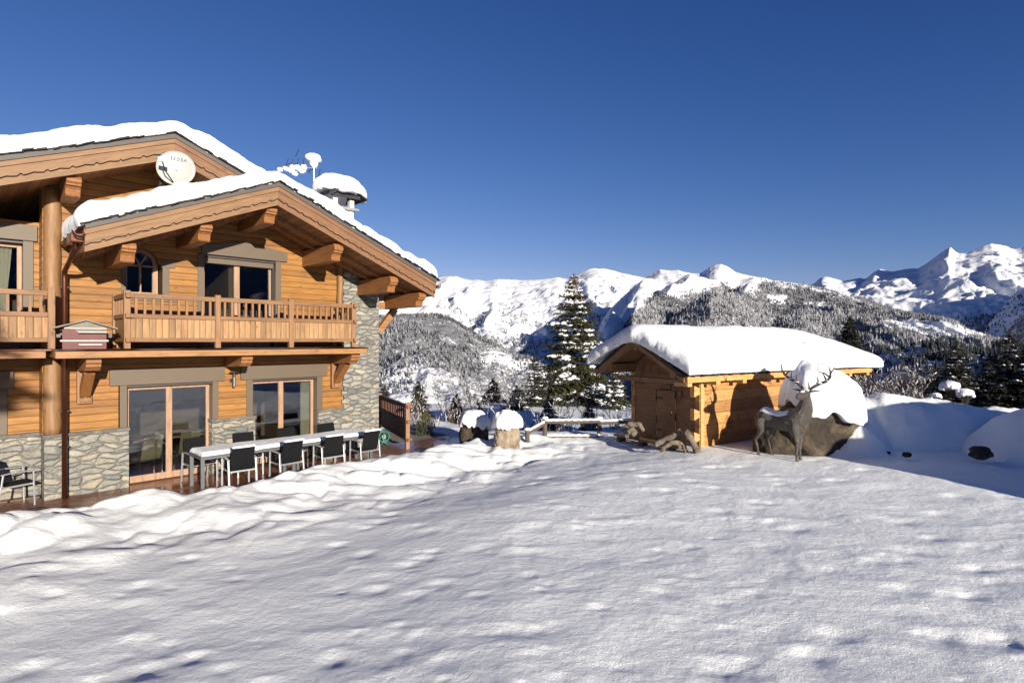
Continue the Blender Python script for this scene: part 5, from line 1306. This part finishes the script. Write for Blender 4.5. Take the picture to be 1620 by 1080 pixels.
# @@TREES
# ------------------------------------------------------------ spruces
def spruce(name, x, y, z0, H, Rb, seed, label, whorls=34, per=6, twigs=12, snow=.35, mt='needle', cones=False, group=None, droop=.35, cat='spruce', bl=.16, padk=1.0, pw=.85, zlo=.04):
    rg = random.Random(seed); e = empty(name, (x, y, z0), 0, label, cat, group)
    b = MB(); n = 10; b.tube([(rg.uniform(-.01, .01)*H*.1, rg.uniform(-.01, .01)*H*.1, H*i/n) for i in range(n+1)], [Rb*.055*(1-i/n)+.012 for i in range(n+1)], 8); part(b, 'trunk', 'bark', e, smooth=True)
    V = []; F = []; sb = MB(); cb = MB(); br = MB()
    def blade(p, d, up, L, wd):
        k = len(V); r = d.cross(up)
        if r.length < 1e-3: r = Vector((1, 0, 0))
        r.normalize(); t = p+d*L
        V.extend([p-r*wd*.5, p+r*wd*.5, t+r*wd*.28, t-r*wd*.28]); F.append((k, k+1, k+2, k+3))
    for wi in range(whorls):
        f = (wi+.5)/whorls; z = H*(zlo+(.98-zlo)*f)+rg.uniform(-.01, .01)*H
        Lm = Rb*(1-f)**pw*(1 if f > .08 else .8)+.04*Rb
        nb = per if f < .85 else 4
        a0 = rg.uniform(0, 6.28)
        for k in range(nb):
            if rg.random() < .10: continue
            a = a0+6.283*k/nb+rg.uniform(-.3, .3); L = Lm*rg.uniform(.62, 1.12)
            dirh = Vector((math.cos(a), math.sin(a), 0)); dr = droop*(1-f)*rg.uniform(.6, 1.3)+.05
            lift = .25*f
            def pt(t): return Vector((0, 0, z))+dirh*L*t+Vector((0, 0, L*(lift*t-dr*t*t+.22*dr*max(0, t-.6)*2.0)))
            br.tube([pt(0), pt(.5), pt(1)], [.014*L/Rb+.006, .008, .003], 4, cap=False)
            nt = max(3, int(twigs*(L/Rb)**.7))
            side = Vector((-dirh.y, dirh.x, 0))
            for j in range(nt):
                t = .12+.88*(j+rg.random()*.7)/nt
                p = pt(t); wdt = (.34*L)*(1-abs(t-.42)*1.25)*rg.uniform(.6, 1.15)+.035*Rb
                for s in (-1, 1):
                    d = (dirh*rg.uniform(.35, .9)+side*s*rg.uniform(.6, 1.1)+Vector((0, 0, rg.uniform(-.55, -.05)))).normalized()
                    m_ = max(1, int(wdt/(bl*.55)))
                    q = p.copy()
                    for u_ in range(m_):
                        dd_ = (d+Vector((rg.uniform(-.3, .3), rg.uniform(-.3, .3), rg.uniform(-.35, .1)))).normalized()
                        up = Vector((rg.uniform(-.6, .6), rg.uniform(-.6, .6), 1)).normalized()
                        blade(q, dd_, up, bl*rg.uniform(.8, 1.3), bl*.30)
                        for s2 in (-1, 1):
                            d3 = (dd_*.7+dd_.cross(Vector((0, 0, 1)))*s2*.8+Vector((0, 0, rg.uniform(-.4, .1)))).normalized()
                            blade(q+dd_*bl*.4, d3, up, bl*rg.uniform(.5, .9), bl*.26)
                        q = q+d*bl*.7
            blade(pt(.9), (pt(1)-pt(.8)).normalized(), Vector((0, 0, 1)), bl*1.3, bl*.3)
            # snow lying on the branch
            if rg.random() < snow:
                t0 = rg.uniform(.30, .55); t1 = min(1.0, t0+rg.uniform(.2, .5)); m_ = 7; P = []; Q = []
                wmax = L*.075*rg.uniform(.6, 1.4)*padk+.012*Rb
                for i in range(m_):
                    tt = t0+(t1-t0)*i/(m_-1); c_ = pt(tt); ww = wmax*math.sin(math.pi*(i+.8)/(m_+.6))**.6
                    for s in (-1, 0, 1):
                        if rg.random() < .25: continue
                        o_ = side*s*ww*rg.uniform(.7, 1.5)+dirh*rg.uniform(-.5, .5)*ww
                        r_ = ww*rg.uniform(.55, .95)*(1 if s == 0 else .75)
                        sb.ell(c_+o_+Vector((0, 0, ww*.18-abs(s)*ww*.45)), (r_, r_, r_*rg.uniform(.38, .6)), 7, 5, .5, i*7+s)
    top = Vector((0, 0, H*.98))
    for k in range(14):
        a = rg.uniform(0, 6.28); blade(Vector((0, 0, H*rg.uniform(.93, 1.0))), Vector((math.cos(a)*.5, math.sin(a)*.5, .6)).normalized(), Vector((0, 0, 1)), bl*.9, bl*.3)
    if cones:
        for k in range(26):
            a = rg.uniform(0, 6.28); f = rg.uniform(.86, .985); r_ = Rb*(1-f)**.9*rg.uniform(.5, 1.0)+.03; c_ = (math.cos(a)*r_, math.sin(a)*r_, H*f-.05)
            cb.tube([c_, (c_[0], c_[1], c_[2]-.12), (c_[0], c_[1], c_[2]-.26)], [.045, .068, .024], 6)
        cb.build('cones', M['cone'], e, smooth=True)
    me = bpy.data.meshes.new('needles'); me.from_pydata([tuple(v) for v in V], [], F); me.materials.append(M[mt]); o = bpy.data.objects.new('needles', me); link(o, e)
    br.build('branches', M['bark'], e, smooth=True)
    if sb.v: sb.build('snow', M['snow_s'], e, smooth=True)
    return e
def gp(px, Y): return (px-810)/885*Y
def st_(px, ytop, ybase, Y): return gp(px, Y), Y, HE+(540-ybase)/885*Y, (ybase-ytop)/885*Y
X_, Y_, Z_, H_ = st_(908, 432, 704, 42)
spruce('spruce', X_, Y_, Z_-.5, H_+.5, 4.0, 11, 'tall spruce with cone-laden tip and snow on its lower boughs', whorls=42, per=7, twigs=17, snow=.5, cones=True, droop=.42, bl=.27, pw=.70, padk=1.5)
X_, Y_, Z_, H_ = st_(846, 563, 700, 40)
spruce('spruce', X_, Y_, Z_-.5, H_+.5, 2.3, 12, 'dark slim spruce just left of the tall cone-laden spruce', whorls=26, per=6, twigs=9, snow=.30, mt='needle_d', bl=.26)
X_, Y_, Z_, H_ = st_(968, 585, 705, 38)
spruce('spruce', X_+.2, Y_, Z_-.4, H_+.4, 2.6, 13, 'low bushy spruce with snow pads between the tall spruce and the shed', whorls=18, per=7, twigs=11, snow=.7, bl=.26, droop=.6, padk=1.5)
small = [(663, 606, 700, 24, .95, 'small dark spruce nearest the terrace railing', .35), (722, 626, 700, 25, .72, 'small narrow spruce left of the shaded standing stone', .35), (607, 617, 690, 30, 1.0, 'spruce tip showing just right of the stone tower', .35),
         (780, 600, 705, 46, 1.3, 'frosted spruce beyond the two standing stones', .8), (757, 640, 705, 28, .6, 'tiny spruce behind the shaded standing stone', .4), (818, 612, 705, 38, 1.2, 'snow-frosted spruce between the standing stone and the slim dark spruce', .8)]
for k, (px, yt, yb, Y, rb, lb, sn) in enumerate(small):
    X_, Y_, Z_, H_ = st_(px, yt, yb, Y); spruce('spruce', X_, Y_, Z_, H_, rb*Y/24, 30+k, lb, whorls=24, per=7, twigs=9, snow=sn, mt='needle_d', bl=.19*Y/24, group='small spruces beyond the field')
for k, (px, yt, Y, rb, lb) in enumerate(((868, 628, 24, .9, 'small snowy fir behind the fence at its left half'), (932, 640, 23, .85, 'low snow-clumped fir behind the fence just left of the shed'))):
    X_, Y_, Z_, H_ = st_(px, yt, 712, Y); spruce('spruce', X_, Y_, Z_, H_, rb, 40+k, lb, whorls=16, per=7, twigs=9, snow=.8, bl=.17, padk=1.6, droop=.6)
right = [(1345, 503, 600, 62, 2.4, 'lone dark spruce top rising over the shed roof snow', .15), (1513, 541, 690, 26, 1.75, 'dark spruce with snow-striped boughs, left of the right-edge pair', .75), (1562, 568, 690, 27, 1.25, 'short dark spruce between two taller ones at the right', .7), (1597, 524, 700, 25, 2.0, 'tall dark spruce near the right picture edge', .75), (1650, 540, 700, 24, 1.6, 'dark spruce cut by the right picture edge', .7), (1478, 585, 690, 33, 1.5, 'faint dark spruce left of the snow-topped bushes', .5)]
for k, (px, yt, yb, Y, rb, lb, sn) in enumerate(right):
    X_, Y_, Z_, H_ = st_(px, yt, yb, Y); spruce('spruce', X_, Y_, Z_, H_, rb, 50+k, lb, whorls=28, per=8, twigs=12, snow=sn*.55, mt='needle_d', bl=.20*Y/26 if Y < 40 else .45, group='dark spruces at the right', padk=.8)
# shade tree behind the camera, outside the picture, whose shadow reaches it
def sun_back(p, t): return Vector((p[0]+.515*t, p[1]-.857*t, p[2]+.220*t))

# bare thickets
def thicket(name, x0, x1, y0, y1, zf, n, hmin, hmax, seed, label, snow=.5, mt='twig', bs=1.0):
    rg = random.Random(seed); b = MB(); s = MB()
    for i in range(n):
        x = rg.uniform(x0, x1); y = rg.uniform(y0, y1); z = zf(x, y); h = rg.uniform(hmin, hmax)
        p = Vector((x, y, z-.3)); d = Vector((rg.uniform(-.25, .25), rg.uniform(-.25, .25), 1)).normalized()
        stack = [(p, d, h+.3, .022*bs, 0)]
        while stack:
            p, d, L, r, lv = stack.pop(); k = 3; P = [p]; q = p; dd_ = d
            for j in range(k):
                dd_ = (dd_+Vector((rg.uniform(-.25, .25), rg.uniform(-.25, .25), rg.uniform(-.05, .15)))).normalized(); q = q+dd_*L/k; P.append(q)
            b.tube(P, [r, r*.8, r*.6, r*.35], 4, cap=False)
            if lv < 3:
                for j in range(rg.randint(3, 4)):
                    t = rg.uniform(.3, 1.0); i0 = min(2, int(t*3)); c_ = P[i0].lerp(P[i0+1], t*3-i0 if t < 1 else 1)
                    nd = (dd_+Vector((rg.uniform(-1, 1), rg.uniform(-1, 1), rg.uniform(-.2, .6)))*.8).normalized()
                    stack.append((c_, nd, L*rg.uniform(.35, .55), r*.55, lv+1))
            if lv >= 1 and rg.random() < snow:
                r_ = rg.uniform(.005, .013)*bs; up_ = Vector((0, 0, r_+r*.6)); s.tube([P[0]+up_, P[1]+up_, P[2]+up_], [r_*.5, r_, r_*.5], 5)
    o = b.build(name, M[mt]); tag(o, label, 'thicket', kind='stuff')
    if s.v: s.build('snow', M['snow_s'], o, smooth=True)
    return o
hzf = lambda x, y: HE-(160/885)*y-.3
thicket('thicket', -4.6, .6, 20, 25, hzf, 46, 1.0, 2.0, 3, 'bare snow-dusted undergrowth beyond the standing stones', snow=.25)
thicket('thicket', .3, 4.3, 18.2, 20, lambda x, y: -.6, 22, .7, 1.3, 4, 'tangled twigs with snow behind the rail fence', snow=.35)
thicket('thicket', 13.5, 19, 25, 30, lambda x, y: HE-(125/885)*y-.5, 90, 1.4, 2.6, 6, 'reddish bare thicket right of the shed roof', snow=.3, bs=1.25)
thicket('thicket', 20, 29, 28, 35, lambda x, y: HE-(135/885)*y-.5, 60, 1.3, 2.3, 7, 'bare snowy scrub among the right-hand spruces', snow=.4, bs=1.4)
# snow-topped round bushes above the bank
def bush(x, y, z, r, seed, label):
    e = empty('bush', (x, y, z), 0, label, 'bush', 'snow-topped bushes above the right-hand snow bank'); rg = random.Random(seed); b = MB()
    for k in range(46):
        a = rg.uniform(0, 6.28); q = rg.uniform(.2, 1)
        b.tube([(0, 0, -.6), (math.cos(a)*r*.4*q, math.sin(a)*r*.4*q, r*.4-.2), (math.cos(a)*r*q, math.sin(a)*r*q, r*rg.uniform(.3, .9))], [.012, .008, .004], 4, cap=False)
    b.build('twigs', M['twig'], e); s = MB(); s.ell((0, 0, r*.72), (r*.95, r*.95, r*.5), 14, 10, .16, seed)
    for k in range(10): a = rg.uniform(0, 6.28); s.ell((math.cos(a)*r*.8, math.sin(a)*r*.8, r*rg.uniform(.3, .8)), (r*.28, r*.28, r*.26), 8, 6, .3, k)
    s.build('snow', M['snow_s'], e, smooth=True)
for k, (px, py, Y, r, lb) in enumerate(((1480, 626, 18.5, .17, 'small white snow puff on a bush, leftmost of three'), (1503, 611, 18.6, .30, 'tallest snow-topped bush, the middle of three'), (1526, 622, 18.3, .26, 'rounded snow-capped bush, rightmost of three'))):
    bush(gp(px, Y), Y, HE+(540-py)/885*Y-r*.6, r, k, lb)
# small evergreen bush by the railing
e = empty('bush', (gp(672, 18.5), 18.5, -.25), 0, 'small yellow-green evergreen bush beyond the terrace railing', 'bush'); rg = random.Random(9)
V = []; F = []
for k in range(900):
    a = rg.uniform(0, 6.28); q = rg.random()**.5; z = rg.uniform(0, .95); rr3 = .30*math.sin(min(1, (1.02-z)/.6)*1.57)*q; p = Vector((math.cos(a)*rr3, math.sin(a)*rr3, z)); d = Vector((math.cos(a)*.4, math.sin(a)*.4, 1)).normalized(); s_ = d.cross(Vector((rg.uniform(-1, 1), rg.uniform(-1, 1), 0))).normalized()*.012; i0 = len(V)
    V += [p-s_, p+s_, p+d*.09+s_*.4, p+d*.09-s_*.4]; F.append((i0, i0+1, i0+2, i0+3))
me = bpy.data.meshes.new('leaves'); me.from_pydata([tuple(v) for v in V], [], F); me.materials.append(M['needle']); link(bpy.data.objects.new('leaves', me), e)
# stones showing at the foot of the bank
for k, (px, py, Y, r, lb) in enumerate(((1551, 716, 12.6, (.20, .16, .15), 'dark stone poking out of the bank foot, largest and rightmost'), (1435, 719, 13.0, (.09, .08, .06), 'small dark stone at the foot of the snow bank, middle one'), (1404, 716, 13.4, (.06, .05, .04), 'tiny dark stone at the bank foot nearest the boulder'))):
    boulder('stone', (gp(px, Y), Y, HE+(540-py)/885*Y), r, 60+k, M['boulder'], lb, 'stone', rough=.25)

# ------------------------------------------------------------ out of the picture, behind the camera: an unseen pine whose shadow falls on the facade
p = sun_back((-10.6, 10.2, 4.6), 20); spruce('pine', p.x, p.y, .2, p.z, 1.7, 71, 'pine standing behind the photographer on the left', whorls=14, per=7, twigs=10, snow=.3, bl=.3, zlo=.70, cat='pine')
